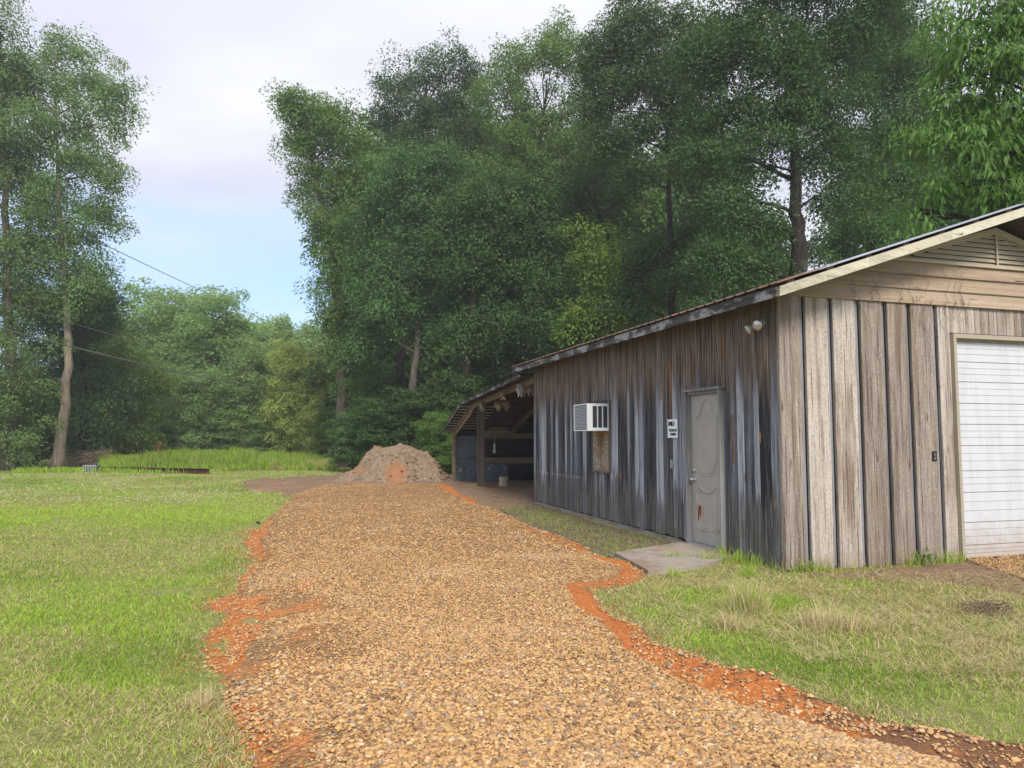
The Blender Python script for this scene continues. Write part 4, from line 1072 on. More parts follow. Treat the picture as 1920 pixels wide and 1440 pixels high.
# ------------------------------------------------------------------ dirt pile
def dirt_pile():
    (xa, ya), (xb, yb) = gnd(632, 908), gnd(822, 905); cx, cy = (xa+xb)/2, (ya+yb)/2+1.1; w_ = (xb-xa)/2
    nx, ny = 200, 150; X, Y = np.meshgrid(np.linspace(-1.35,1.35,nx), np.linspace(-1.35,1.35,ny)); X=X.ravel(); Y=Y.ravel()
    w_ *= 1.12; x = cx+X*w_; y = cy+Y*1.75
    n1 = fbm(x*.9, y*.9, 201, 4); n2 = fbm(x*3.2, y*3.2, 205, 4)
    r = np.hypot(X*(1+.10*np.sin(Y*3)), Y)+(n1-.5)*.55
    prof = np.interp(r, [0,.42,.55,.72,.9,1.06,1.2,1.35], [1.0,.97,.87,.6,.28,.10,.03,-.03])
    lump = np.exp(-((X+.34)/.2)**2-((Y-.0)/.45)**2)*.10+np.exp(-((X-.16)/.26)**2-((Y)/.4)**2)*.17
    h = 1.24*(prof*.93+lump*prof)+(n2-.5)*(.36-.22*sm(prof,.7,1))*np.clip(prof*3,0,1)+(fbm(x*9, y*9, 209, 3)-.5)*.10*np.clip(prof*4,0,1)
    z = h-.02
    i = np.arange(nx*ny).reshape(ny,nx); F = np.stack([i[:-1,:-1],i[:-1,1:],i[1:,1:],i[1:,:-1]],-1).reshape(-1,4)
    g = N('heaped sandy soil'); co = g.coord(); n = g.noise(co, 2.2, 6, .7); nn = g.noise(co, 14, 5, .7)
    c = g.ramp(nn, [(.3,(.135,.095,.063)),(.5,(.27,.20,.14)),(.72,(.40,.315,.235))])
    c = g.mix(g.math('MULTIPLY', g.step(n,.54,.68),.6), c, (.16,.115,.085))
    s = g.sep(co)
    def spot(px, pz, rx, rz):
        a = g.math('POWER', g.math('DIVIDE', g.math('SUBTRACT', s[0], px), rx), 2); b = g.math('POWER', g.math('DIVIDE', g.math('SUBTRACT', s[2], pz), rz), 2)
        return g.step(g.math('ADD', g.math('ADD', a, b), g.math('MULTIPLY', g.math('SUBTRACT', n, .5), 4.5)), 1.25, .5)
    c = g.mix(g.math('MULTIPLY', spot(.30,.34,.36,.46),.7), c, (.40,.175,.08)); c = g.mix(g.math('MULTIPLY', spot(-1.3,.5,.55,.22),.55), c, (.40,.2,.11))
    g.bsdf(c, .95, .08, g.bump(g.math('ADD', nn, g.noise(co, 45, 3)), .8, .05))
    o = link('dirt_pile', np_data('dirt_pile', np.stack([x-cx,y-cy,z],-1), F, smooth=True), g.m, loc=(cx, cy, 0))
    tag(o, 'heap of sandy brown dirt with an orange clay patch at the drive end', 'dirt pile')
    rng = np.random.default_rng(77); k = 420
    a = rng.random(k)*6.283; rr = .3+.95*rng.random(k)**.7; px = cx+np.cos(a)*rr*w_; py = cy+np.sin(a)*rr*1.75
    ii = (np.clip(((py-cy)/1.75+1.35)/2.7*(ny-1),0,ny-1)).astype(int)*nx+np.clip(((px-cx)/w_+1.35)/2.7*(nx-1),0,nx-1).astype(int)
    V, F2, T = pebbles(np.stack([px,py,np.maximum(z[ii],.0)+.01],-1), .02+.07*rng.random(k)**3, rng, 1)
    tag(link('dirt_clods', np_data('dirt_clods', V, F2, T), DIRTM), 'loose clods of soil scattered over and around the heap', 'soil clods', kind='stuff')
dirt_pile()

# ------------------------------------------------------------------ trees
def unit(v): return v/(np.linalg.norm(v, axis=-1, keepdims=True)+1e-9)
def leafage(clumps, leaf, cov, rng, big=False, droop=.25, spray=6.0, L=130):
    Vs=[]; Fs=[]; Ts=[]; off=0; tips=[]
    for c, r in clumps:
        c = np.array(c, float); r = np.array(r, float)
        r = r*1.0; n = int(cov*CM*math.pi*(r[0]+r[1])*.5*r[2]/(leaf*leaf*.30)); ns = max(6, n//L); 
        d = unit(rng.normal(size=(ns,3)))
        k = rng.normal(size=(4,3))*2.2; ph = rng.random(4)*6.28
        wob = 1+.13*np.sin(d@k.T+ph).sum(1)
        rad = rng.random(ns)**.42*wob
        p = c+d*rad[:,None]*r
        out = unit(d*np.array((1,1,.45))+np.array((0,0,-.05))+rng.normal(size=(ns,3))*.25)
        tips.append(p)
        per = rng.integers(int(L*.5), int(L*1.5), ns); idx = np.repeat(np.arange(ns), per); m = len(idx)
        rs_ = leaf*spray*(.6+.7*rng.random(ns))
        o = out[idx]; side = unit(np.cross(o, np.array((0,0,1.0)))+1e-6); upv = np.cross(side, o)
        q = unit(rng.normal(size=(m,3))+np.array((.25,0,.45)))*(rng.random(m)**.28)[:,None]
        rag = 1+.14*np.sin(q[:,0:1]*5+ph[0]+idx[:,None]*1.7)+.12*np.sin(q[:,1:2]*6+idx[:,None]*2.3)
        R_ = rs_[idx][:,None]
        qd = o*q[:,0:1]+side*q[:,1:2]+upv*q[:,2:3]
        pos = p[idx]+R_*rag*(o*(q[:,0:1]*1.05)+side*q[:,1:2]*.95+upv*q[:,2:3]*.62)
        pos[:,2] -= droop*R_[:,0]*(q[:,0]**2)*.6
        a = unit(o*.6+side*(q[:,1:2]*.9)+rng.normal(size=(m,3))*.55+np.array((0,0,-droop*1.2)))
        nrm = unit(np.array((0,0,.4))+unit(qd)*.95+rng.normal(size=(m,3))*.42); b = unit(np.cross(nrm, a)); nn = np.cross(a, b)
        l = leaf*(.65+.7*rng.random(m))[:,None]; wd = l*(.30 if big else .52)
        t = np.clip(.18+.5*rng.random(ns)[idx]+.32*rng.random(m), 0, 1)
        if big:
            dn = np.array((0,0,-1.0))
            P0 = pos; Mc = pos+a*l*.5+nn*l*.06; M1 = pos+a*l*.45+b*wd*.5; M2 = pos+a*l*.45-b*wd*.5; T_ = pos+a*l*.88+dn*l*.28
            V = np.stack([P0,M1,Mc,M2,T_],1).reshape(-1,3); i = np.arange(m)*5+off
            F = np.stack([np.stack([i,i+2,i+1],-1),np.stack([i,i+3,i+2],-1),np.stack([i+1,i+2,i+4],-1),np.stack([i+2,i+3,i+4],-1)],1).reshape(-1,3)
            Ts.append(np.repeat(t,4))
        else:
            V = np.stack([pos, pos+a*l*.5+b*wd*.5, pos+a*l-nn*l*.12, pos+a*l*.5-b*wd*.5],1).reshape(-1,3); i = np.arange(m)*4+off
            F = np.stack([i,i+1,i+2,i+3],-1); Ts.append(t)
        Vs.append(V); Fs.append(F); off += len(V)
    return np.concatenate(Vs), np.concatenate(Fs), np.concatenate(Ts), tips
def skeleton(trunk, r0, clumps, tips, rng, sub=5):
    m = MB(); T = [np.array(p, float) for p in trunk]
    # finer, slightly crooked trunk
    P=[]; 
    for i in range(len(T)-1):
        for k in range(5): P.append(T[i]+(T[i+1]-T[i])*k/5)
    P.append(T[-1]); P = np.array(P); n = len(P)
    P[1:-1,:2] += (rng.random((n-2,2))-.5)*min(r0*.55, .13)
    H = P[-1,2]-P[0,2]
    q = np.linspace(0,1,n); rad = r0*(1-.86*q**.85); rad[0] *= 1.35; rad[1] *= 1.08
    m.tube(list(P), list(rad), 12)
    for (c, r), tp in zip(clumps, tips):
        c = np.array(c, float); zt = max(P[0,2]+.12*H, min(c[2]-r[2]*.5, P[0,2]+.93*H)); zt -= .12*np.hypot(*(c[:2]-P[0,:2]))
        k = int(np.argmin(abs(P[:,2]-max(zt, P[0,2]+.15*H)))); a = P[k]; ra = min(rad[k]*.6, .02*np.linalg.norm(c-a)+.02)
        mid = a+(c-a)*.5+np.array((0,0,.08*np.linalg.norm(c-a)))+rng.normal(size=3)*.15
        m.tube([a, a+(mid-a)*.5+rng.normal(size=3)*.05, mid, mid+(c-mid)*.5+rng.normal(size=3)*.08, c], [ra,ra*.85,ra*.66,ra*.5,ra*.34], 7)
        for j in rng.choice(len(tp), min(sub, len(tp)), False):
            s = a+(mid-a)*1.0 if rng.random() < .4 else mid+(c-mid)*(.4+.6*rng.random()); e = tp[j]
            m.tube([s, s+(e-s)*.5+rng.normal(size=3)*.12+np.array((0,0,.1)), e], [ra*.4, ra*.26, ra*.08+.004], 5)
    return m
TREES = 0
CM = 2.35
def tree(name, label, D, trunk, r0, clumps, leaf, cov, lm, bm='bark', seed=1, group=None, big=False, droop=.25, spray=7.2, sub=5, L=185, dy=0.0):
    """clumps: (px, py, rx, ry[, ahead]) measured on the photograph at distance D, turned into metres"""
    global TREES
    rng = np.random.default_rng(seed)
    tr = [np.array((*gnd_at(trunk[0][0], D), -.1))]+[at(px, py, D) for px, py in trunk[1:]]
    base = tr[0].copy(); base[2] = 0
    cl = []
    for q in clumps:
        c = at(q[0], q[1], D); k = D/FPX; rx, rz = q[2]*k, q[3]*k
        c[1] += (q[4] if len(q) > 4 else (rng.random()-.5)*1.1*rx)
        cl.append((c-base, (rx, (rx*.8+rz*.2), rz)))
    root = empty(name, base); tag(root, label, 'tree', group)
    V, F, T, tips = leafage(cl, leaf, cov*DENS, rng, big, droop, spray, L)
    link('crown', np_data('crown', V, F, T), M[lm], root)
    skeleton([p-base for p in tr], r0, cl, tips, rng, sub).build('trunk', M[bm], root, True)
    TREES += len(F); return root
def gnd_at(px, D):                        # ground point under a sight column, D metres ahead
    return ((px-960)/FPX*D*1.0, D)
LG = 'tall trees at the left edge of the lawn'
tree('lawn_tree', 'tall tree with bare pale trunk at the left edge of the lawn', 37.5, [(112,878),(122,760),(130,640),(118,470),(105,250),(105,90)], .30,
     [(100,95,45,60),(70,170,60,60),(170,150,48,48),(210,180,36,42),(110,240,85,70),(200,225,42,42),(60,330,75,70),(165,310,60,60),(215,330,34,36),(110,410,80,65),(180,400,40,50),(60,490,80,65),(150,490,52,62),(175,540,34,44),(90,570,80,60)], .135, 1.65, 'leaf_left', 'bark_pale', 101, LG, sub=7)
tree('lawn_tree', 'thick trunked tree partly cut off at the left, left of the pale trunk', 36, [(22,884),(25,760),(15,600),(10,350),(0,60)], .42,
     [(0,40,52,62),(-60,160,85,90),(15,150,45,70),(-40,330,90,95),(25,280,50,60),(-30,500,90,90),(35,560,55,60),(15,660,70,60),(-20,760,90,70),(50,740,55,60),(40,830,55,45)], .135, 1.8, 'leaf_left', 'bark', 102, LG)
tree('lawn_tree', 'leafy dark tree close behind the bare pale trunk', 42, [(165,868),(160,740),(150,620),(140,480)], .22,
     [(120,640,75,70),(165,600,60,60),(190,560,36,46),(70,720,70,60),(150,720,62,60),(95,800,66,55),(175,790,50,50)], .14, 2.4, 'leaf_blue', 'bark_dark', 103, LG)
tree('lawn_bush', 'light green bushy tree between pale trunk and far tree row', 46, [(235,862),(235,780),(238,700)], .16,
     [(200,700,46,46),(255,725,42,42),(225,660,34,34),(285,705,26,32),(190,770,50,48),(250,790,48,42),(215,830,50,32)], .19, 2.3, 'leaf_light', 'bark_dark', 104, None, droop=.1)
CG = 'tall dark trees behind the dirt pile'
tree('tall_oak', 'leaning tall tree at the sky edge, left end of the dark tree wall', 39, [(640,862),(642,780),(640,640),(620,450),(585,300),(560,210)], .40,
     [(548,205,30,38),(590,215,40,40),(560,262,32,40),(625,225,40,38),(600,300,52,55),(660,265,48,50),(590,365,30,44),(640,370,55,55),(615,440,38,50),(670,450,55,60),(625,525,34,46),(672,560,46,55),(632,600,28,42),(650,660,40,50),(690,330,46,50),(668,740,42,45)], .135, 2.5, 'leaf_mid', 'bark', 111, CG, sub=6)
tree('tall_oak', 'tall slightly thin crowned tree with the highest top left of centre', 44, [(745,858),(748,700),(765,500),(790,300),(800,150)], .34,
     [(745,165,42,46),(790,150,40,42),(728,225,34,44),(780,235,55,52),(840,130,50,40),(870,165,46,44),(835,215,60,58),(740,310,48,55),(810,320,60,55),(880,260,52,55),(760,390,50,50)], .135, 1.9, 'leaf_dark', 'bark_dark', 112, CG, sub=8)
tree('tall_oak', 'rounded mid height oak with paler top in front of the tall ones', 35, [(770,866),(772,760),(785,600),(800,440)], .30,
     [(750,340,62,50),(820,330,58,46),(700,400,52,50),(780,410,70,56),(850,400,56,52),(690,480,50,52),(750,500,66,58),(830,490,60,58),(720,580,52,52),(800,590,64,56),(690,640,40,42),(850,560,46,52)], .13, 2.5, 'leaf_blue', 'bark', 113, CG, sub=6)
tree('tall_oak', 'dark oak with forked trunk right of the dirt pile', 33, [(872,866),(872,740),(878,620),(900,480),(930,380)], .30,
     [(920,360,58,52),(985,380,54,50),(890,430,60,56),(960,455,66,58),(1020,440,50,56),(900,520,60,56),(975,545,66,58),(1030,530,46,56),(930,610,56,50),(1000,620,58,50),(870,620,36,42)], .13, 2.5, 'leaf_dark', 'bark_dark', 114, CG, sub=6)
tree('tall_oak', 'thin topped tree with sky showing through, above the barn end', 40, [(985,862),(985,700),(1000,480),(1010,300),(1025,150)], .32,
     [(965,95,30,30),(950,135,34,26),(1045,60,36,36),(1075,105,42,40),(1015,130,50,40),(940,200,55,50),(1010,215,62,50),(1085,190,46,46),(960,290,62,56),(1040,300,58,50),(900,330,40,46),(1100,270,46,50)], .135, 1.9, 'leaf_mid', 'bark_dark', 115, CG, sub=9)
tree('tall_oak', 'leaning dark tree whose branches cross the sky gap', 34, [(1180,860),(1180,640),(1150,460),(1090,330)], .24,
     [(1085,345,48,40),(1130,300,44,40),(1060,400,44,44),(1110,420,50,46),(1160,380,40,44),(1075,480,40,40)], .13, 1.7, 'leaf_dark', 'bark_dark', 116, CG, sub=9)
RG = 'big trees behind the barn roof'
tree('shade_tree', 'broad tree with several thin trunks left of the big trunk', 30, [(1262,860),(1262,600),(1258,420),(1250,250),(1220,90)], .22,
     [(1130,110,56,70),(1190,50,64,60),(1140,190,52,58),(1215,140,70,62),(1280,60,70,60),(1160,265,56,46),(1245,230,66,54),(1300,170,66,60),(1190,340,40,34),(1310,280,52,44),(1220,470,50,50),(1270,520,56,46),(1180,560,50,50),(1310,440,48,42)], .115, 2.7, 'leaf_dark', 'bark_dark', 121, RG, sub=9)
tree('shade_tree', 'huge tree with thick dark trunk rising behind the barn roof', 23.5, [(1498,830),(1498,640),(1496,500),(1494,400),(1490,250),(1500,60)], .46,
     [(1380,30,90,60),(1500,-40,130,80),(1330,110,66,56),(1430,120,90,60),(1540,90,96,64),(1620,30,90,70),(1380,205,84,44),(1470,215,80,46),(1570,190,90,56),(1330,290,60,36),(1420,300,70,36),(1540,290,66,44),(1400,420,66,36),(1340,500,60,42),(1430,500,46,34),(1580,370,60,44),(1365,380,46,30)], .10, 2.9, 'leaf_dark', 'bark_dark', 122, RG, sub=8, L=170, spray=8)
tree('shade_tree', 'dark tree with slim trunk between the thick trunk and the bright leaves', 27, [(1632,850),(1632,620),(1630,420),(1640,200),(1650,40)], .20,
     [(1660,50,76,70),(1640,160,70,60),(1720,120,60,70),(1690,230,64,60),(1610,260,56,44),(1660,330,60,46),(1720,330,50,50),(1620,440,46,36),(1690,430,56,40),(1560,460,46,36)], .105, 2.8, 'leaf_blue', 'bark_dark', 123, RG, sub=8)
tree('shade_tree', 'slender yellowish tree with crooked trunk glowing behind the shed roof', 31, [(1135,862),(1135,700),(1140,560),(1150,470)], .13,
     [(1120,500,44,40),(1160,520,40,44),(1130,560,50,42),(1090,590,44,40),(1160,600,46,40),(1120,450,34,30)], .14, 1.7, 'leaf_yellow', 'bark', 124, None, sub=8)
tree('pecan_tree', 'nearest tree with bright drooping leaves over the barn ridge', 13.2, [(1990,860),(1985,560),(1960,300),(1940,40)], .20,
     [(1850,30,90,60),(1940,10,110,80),(1800,100,56,40),(1870,130,80,56),(1950,150,90,70),(1770,165,30,26),(1830,210,80,44),(1740,255,46,30),(1810,285,76,40),(1900,260,90,56),(1960,330,90,70),(1775,345,50,36),(1850,365,70,40),(1730,390,24,26),(1930,400,80,44)], .165, 3.1, 'leaf_pecan', 'bark_dark', 125, None, True, .75, 2.6, 5, L=26)

# ------------------------------------------------------------------ shared kinds for the far row and the understorey
def proto(kind, seed):
    rng = np.random.default_rng(seed); cl = []; H = 13.0
    if kind == 'broad':
        for i in range(17):
            z = 2.2+9.6*((i+.5)/17); w_ = 2.9*math.sin(math.pi*(.16+.74*(z/H)))**.8; a = i*2.4+rng.random()
            cl.append(((math.cos(a)*w_*.55, math.sin(a)*w_*.55, z), (1.55+.5*rng.random(), 1.5, 1.25+.4*rng.random())))
        leaf, cov, dr = .23, 1.9, .2
    elif kind == 'airy':
        for i in range(17):
            z = 2.5+10*((i+.5)/17); w_ = 2.6*(1.05-z/H*.72); a = i*2.4+rng.random()
            cl.append(((math.cos(a)*w_*.7, math.sin(a)*w_*.7, z), (1.5+.4*rng.random(), 1.4, .85+.4*rng.random())))
        leaf, cov, dr = .22, 1.7, .05
    else:
        for i in range(15):
            z = 1.4+10.4*((i+.5)/15); w_ = 1.7*math.sin(math.pi*(.2+.7*(z/H))); a = i*2.4+rng.random()
            cl.append(((math.cos(a)*w_*.6, math.sin(a)*w_*.6, z), (1.15+.35*rng.random(), 1.1, 1.5+.4*rng.random())))
        leaf, cov, dr = .2, 2.0, .9
    V, F, T, tips = leafage(cl, leaf, cov*DENS, rng, False, dr, 4.5)
    c = np_data('crown', V, F, T)
    sk = skeleton([(0,0,-.2),(.1,.1,4),(-.1,.0,8),(0,0,12)], .2, cl, tips, rng, 3)
    me = bpy.data.meshes.new('trunk'); me.from_pydata(sk.v, [], sk.f); me.polygons.foreach_set('use_smooth', [True]*len(sk.f))
    return c, me
PROTO = {k: proto(k, s) for k, s in (('broad', 301), ('airy', 302), ('willow', 303))}
PROTO['broad2'] = proto('broad', 304); PROTO['airy2'] = proto('airy', 305)
def far_tree(kind, mat, label, px, D, top, wide=1.0, group='trees along the far side of the field', rot=0.0, name='field_tree'):
    c, t = PROTO[kind]; h = CZ+(820-top)/FPX*D; s = h/13.0
    x, y = gnd_at(px, D); r = empty(name, (x, y, 0)); tag(r, label, 'tree', group)
    for nm, me, mt in (('crown', c, mat), ('trunk', t, 'bark')):
        o = bpy.data.objects.new(nm, me); col.objects.link(o); o.parent = r; o.scale = (s*wide, s*wide, s); o.rotation_euler = (0, 0, rot)
        if not len(me.materials): me.materials.append(None)
        o.material_slots[0].link = 'OBJECT'; o.material_slots[0].material = M[mt]
    return r
FT = [('airy','leaf_far',195,58,570,1.1,'tree at the left end of the far row, beside the tall pale trunk'),
      ('airy2','leaf_far',282,60,538,1.15,'pale topped feathery tree second from the left in the far row'),
      ('broad','leaf_far',235,64,600,1.2,'rounded tree low behind the light bushy one'),
      ('airy','leaf_far',335,58,555,1.25,'spreading feathery tree in the middle of the far row'),
      ('airy2','leaf_far',395,56,548,1.2,'tallest pointed tree of the far row, right of its middle'),
      ('broad','leaf_far',448,60,592,1.2,'rounded green tree right of the tallest far row tree'),
      ('broad2','leaf_far',500,74,590,1.1,'distant pale round crown behind the far row'),
      ('broad','leaf_far',555,76,596,1.1,'distant pale crown left of the weeping yellow trees'),
      ('broad2','leaf_far',610,78,598,1.05,'distant pale crown behind the weeping yellow trees'),
      ('airy','leaf_far',470,52,650,1.35,'low wide dark tree in front of the far row, right part'),
      ('broad2','leaf_far',360,50,690,1.3,'low wide dark tree in front of the far row, middle part'),
      ('broad','leaf_far',520,56,660,1.2,'dense tree just left of the weeping yellow trees'),
      ('airy2','leaf_far',290,52,680,1.2,'low spreading tree right of the light bushy one')]
for i, (k, mt, px, D, top, wd, lab) in enumerate(FT): far_tree(k, mt, lab, px, D, top, wd, rot=i*1.7)
far_tree('willow', 'leaf_willow', 'taller weeping yellow green tree near the field end', 545, 50, 632, 1.15, 'weeping yellow green trees', .4, 'weeping_tree')
far_tree('willow', 'leaf_willow', 'shorter weeping yellow green tree next to the dark tree wall', 592, 49, 668, 1.2, 'weeping yellow green trees', 2.1, 'weeping_tree')
UG = 'shrubs under the tall trees'
US = [('broad','leaf_blue',662,34,765,1.5,'dark shrub at the foot of the leaning tall tree'),('broad2','leaf_dark',715,33,745,1.7,'dark shrub right behind the dirt pile'),
      ('broad','leaf_dark',775,32.5,720,1.7,'tall dark shrub behind the right side of the dirt pile'),('broad2','leaf_mid',822,30.5,770,1.5,'shrub between the dirt pile and the shed'),
      ('broad','leaf_dark',850,33,690,1.5,'dark shrub rising behind the shed eave'),('broad2','leaf_dark',925,36,650,1.6,'dark shrub behind the top of the shed roof'),
      ('broad','leaf_dark',1000,36,610,1.5,'dark shrub behind the junction of shed and barn'),('broad2','leaf_dark',1075,38,590,1.6,'dark shrub behind the far end of the barn roof'),
      ('airy','leaf_yellow',1150,39,540,1.5,'sunlit yellow green shrub behind the barn roof'),('broad','leaf_dark',1215,36,575,1.5,'dark shrub behind the middle of the barn roof'),
      ('broad2','leaf_blue',698,42,700,1.5,'dim shrub between the two trunks behind the pile'),('broad','leaf_light',625,48,760,1.5,'pale shrub left of the tall leaning tree'),
      ('broad2','leaf_dark',1300,38,560,1.3,'dark shrub left of the thick trunk behind the roof'),
      ('broad','leaf_dark',60,39,800,2.2,'dark shrub at the foot of the thick left trunk'),('broad2','leaf_mid',-20,37,790,2.2,'dark shrub cut off by the left edge'),
      ('broad','leaf_far',160,43,800,2.2,'low shrub behind the brush pile'),('broad2','leaf_far',310,50,790,2.2,'low green shrub at the back of the tall grass'),
      ('broad','leaf_far',420,51,785,2.4,'low shrub in the middle behind the tall grass'),('broad2','leaf_far',500,51,780,2.3,'low shrub behind the right end of the tall grass')]
for i, (k, mt, px, D, top, wd, lab) in enumerate(US): far_tree(k, mt, lab, px, D, top, wd, UG, i*2.3, 'shrub')
BG_ = 'tall trees standing further back in the dark wood'
BK = [('broad','leaf_dark',715,50,230,.75,'back row tree behind the leaning tall tree'),('broad2','leaf_dark',790,53,200,.9,'back row tree behind the highest top'),('broad','leaf_mid',900,52,190,.9,'back row tree between the tall tops left of the sky gap'),
      ('broad2','leaf_dark',1010,50,210,.9,'back row tree below the sky gap'),('broad','leaf_dark',1110,50,240,.9,'back row tree right of the sky gap'),('broad2','leaf_mid',1215,47,230,.8,'back row tree behind the thin trunks'),
      ('broad','leaf_dark',1330,46,210,.8,'back row tree left of the thick trunk'),('broad2','leaf_dark',1420,44,390,.9,'shorter back row tree left of the thick trunk'),
      ('broad2','leaf_dark',1690,44,200,.85,'back row tree behind the slim trunk'),('broad','leaf_dark',1800,42,180,.9,'back row tree behind the bright leaves'),('broad2','leaf_dark',1920,42,150,1.0,'back row tree at the right edge of the wood')]
for i, (k, mt, px, D, top, wd, lab) in enumerate(BK): far_tree(k, mt, lab, px, D, top, wd, BG_, i*1.3+.4, 'wood_tree')
def far_woods():
    rng = np.random.default_rng(9); cl = []
    for i in range(60):
        x = -75+i*2.35; z = 3+rng.random()*4; y = 92+8*rng.random()-max(0, x-10)*.55
        if x > 24: continue
        for j in range(3): cl.append(((x+rng.random()*2, y+rng.random()*3, (1+j*3.1)*(.8+.3*rng.random())), (2.6, 2.2, 2.2)))
    V, F, T, _ = leafage(cl, .42, 1.3*DENS, rng, False, .2, 4)
    tag(link('far_woods', np_data('far_woods', V, F, T), M['leaf_light']), 'far pale woods closing the view behind the field', 'woods', kind='stuff')
far_woods()
print('leaf faces', TREES)

# ------------------------------------------------------------------ tall field grass, weeds, tufts
def stuff_blades(name, label, cat, x, y, L, wd, lean, t, seed, mat=None, z=None, ln=None):
    rng = np.random.default_rng(seed)
    V, F = blades(x, y, gh(x, y)-.01 if z is None else z, L, wd, lean, rng, ln)
    return tag(link(name, np_data(name, V, F, np.repeat(t, 3)), mat or GRASSM), label, cat, kind='stuff')
def field_grass():
    rng = np.random.default_rng(31); n = 70000
    y = 34+15*rng.random(n)**1.2; px = 190+440*rng.random(n); x = (px-960)/FPX*y
    edge = 34.5+1.5*vnoise(x*.5, y*0, 3)+sm(px, 470, 330)*1.5
    hump = np.exp(-((px-400)/120)**2)*.35
    k = (y > edge); brown = sm(fbm(x*.5, y*.4, 141, 3), .5, .62)*sm(px, 480, 540)
    x, y, px, hump, brown = x[k], y[k], px[k], hump[k], brown[k]; m = len(x)
    L = (.30+.35*rng.random(m)+hump)*(.7+.6*vnoise(x*.9, y*.9, 7))*(.25+.75*sm(y-np.interp(px, [190,330,470,640], [36.5,36,35,34.6]), -.5, 2.5))
    L *= .65+.7*fbm(x*.6, y*.6, 143, 3); t = np.where(rng.random(m) < .10+.7*brown, .62+.3*rng.random(m), .02+.38*rng.random(m)+.2*(fbm(x*.8, y*.8, 145, 3)-.5))
    xx = -23.0+9.5*rng.random(2500); x = np.concatenate([x, xx]); yy = np.interp(xx, [-23,-13.5], [34.4,33.2])+rng.normal(size=2500)*.35; y = np.concatenate([y, yy]); L = np.concatenate([L, .12+.22*rng.random(2500)]); t = np.concatenate([t, .1+.35*rng.random(2500)])
    stuff_blades('tall_grass', 'tall bright green grass standing uncut in the field', 'tall grass', x, y, L, .035, .35, t, 32)
field_grass()
def weeds():
    rng = np.random.default_rng(33); pts = []
    poly = [gnd(*q) for q in ((940,958),(1003,950),(1100,985),(1180,1008),(1250,1024),(1200,1036),(1148,1044),(1080,1016),(1000,990))]
    P = np.array(poly); n = 32000; x = P[:,0].min()+np.ptp(P[:,0])*rng.random(n); y = P[:,1].min()+np.ptp(P[:,1])*rng.random(n); k = inpoly(x, y, poly); x, y = x[k], y[k]
    k = rng.random(len(x)) < .25+.75*sm(fbm(x*2, y*2, 151, 3), .4, .6); x, y = x[k], y[k]; m = len(x)
    t = np.where(rng.random(m) < .45, .62+.3*rng.random(m), .0+.12*rng.random(m))
    stuff_blades('weeds', 'grey green weeds growing along the foot of the side wall', 'weeds', x, y, .04+.12*rng.random(m)**1.8, .006, .8, t, 34)
    # strays along the wall feet and the slab
    x = []; y = []
    for (a, b, cnt) in (((-.10,.0),(-.10,1.1),900),((0,-.10),(2.6,-.12),700),((-.9,1.2),(-.25,.6),500),((-.4,14.6),(.6,14.9),700),((-.5,18.2),(.4,18.5),500)):
        s = rng.random(cnt); cl = sm(vnoise(s*14, s*0, int(cnt)), .45, .7); s = s[rng.random(cnt) < cl+.08]
        u = a[0]+(b[0]-a[0])*s+rng.normal(size=len(s))*.05; v = a[1]+(b[1]-a[1])*s+rng.normal(size=len(s))*.05
        u = np.where((u > -.06) & (v > -.07), np.where(v > .3, -.08, u), u); v = np.where((u > -.06) & (v > -.07) & (v < 2), -.09, v)
        q = W(u, v); x.append(q[0]); y.append(q[1])
    x = np.concatenate(x); y = np.concatenate(y); m = len(x)
    stuff_blades('wall_grass', 'fresh grass sprouting along the barn footing', 'grass', x, y, .08+.20*rng.random(m)**1.5, .008, .5, np.where(rng.random(m) < .3, .7, .2+.35*rng.random(m)), 36)
weeds()
def tufts():
    G = 'dry straw tufts'
    for i, (px, py, n, h, r, green, lab) in enumerate(((378,1325,190,.17,.10,0,'small dry straw tuft at the left edge of the drive'), (1400,1150,700,.44,.24,.35,'tall pale straw tuft in front of the barn corner'),
            (1372,1182,260,.26,.16,.0,'low straw tuft left of the tall one by the barn corner'), (1560,1180,520,.30,.34,.1,'wide straw tuft in the grass below the front wall'), (1640,1185,160,.2,.15,.1,'small straw tuft right of the wide one'), (1830,1215,150,.14,.2,.0,'flat grey straw clump at the right'),
            (1405,1085,170,.28,.10,.9,'green grass tuft growing against the barn corner'), (1265,1085,150,.22,.10,.9,'green grass tuft at the slab edge'))):
        rng = np.random.default_rng(400+i); x0, y0 = gnd(px, py)
        x = np.clip(rng.normal(size=n), -1.8, 1.8)*r*.42; y = np.clip(rng.normal(size=n), -1.8, 1.8)*r*.36; q = np.hypot(x, y)/r
        t = np.where(rng.random(n) < green, .2+.3*rng.random(n), .86+.14*rng.random(n))
        V, F = blades(x, y, np.full(n, -.01), h*(.35+.75*rng.random(n))*np.clip(1.15-.45*q, .3, 1.1), .005, .7, rng)
        o = link('grass_tuft', np_data('grass_tuft', V, F, np.repeat(t, 3)), GRASSM, loc=(x0, y0, float(gh(x0, y0)))); tag(o, lab, 'grass tuft', G)
tufts()
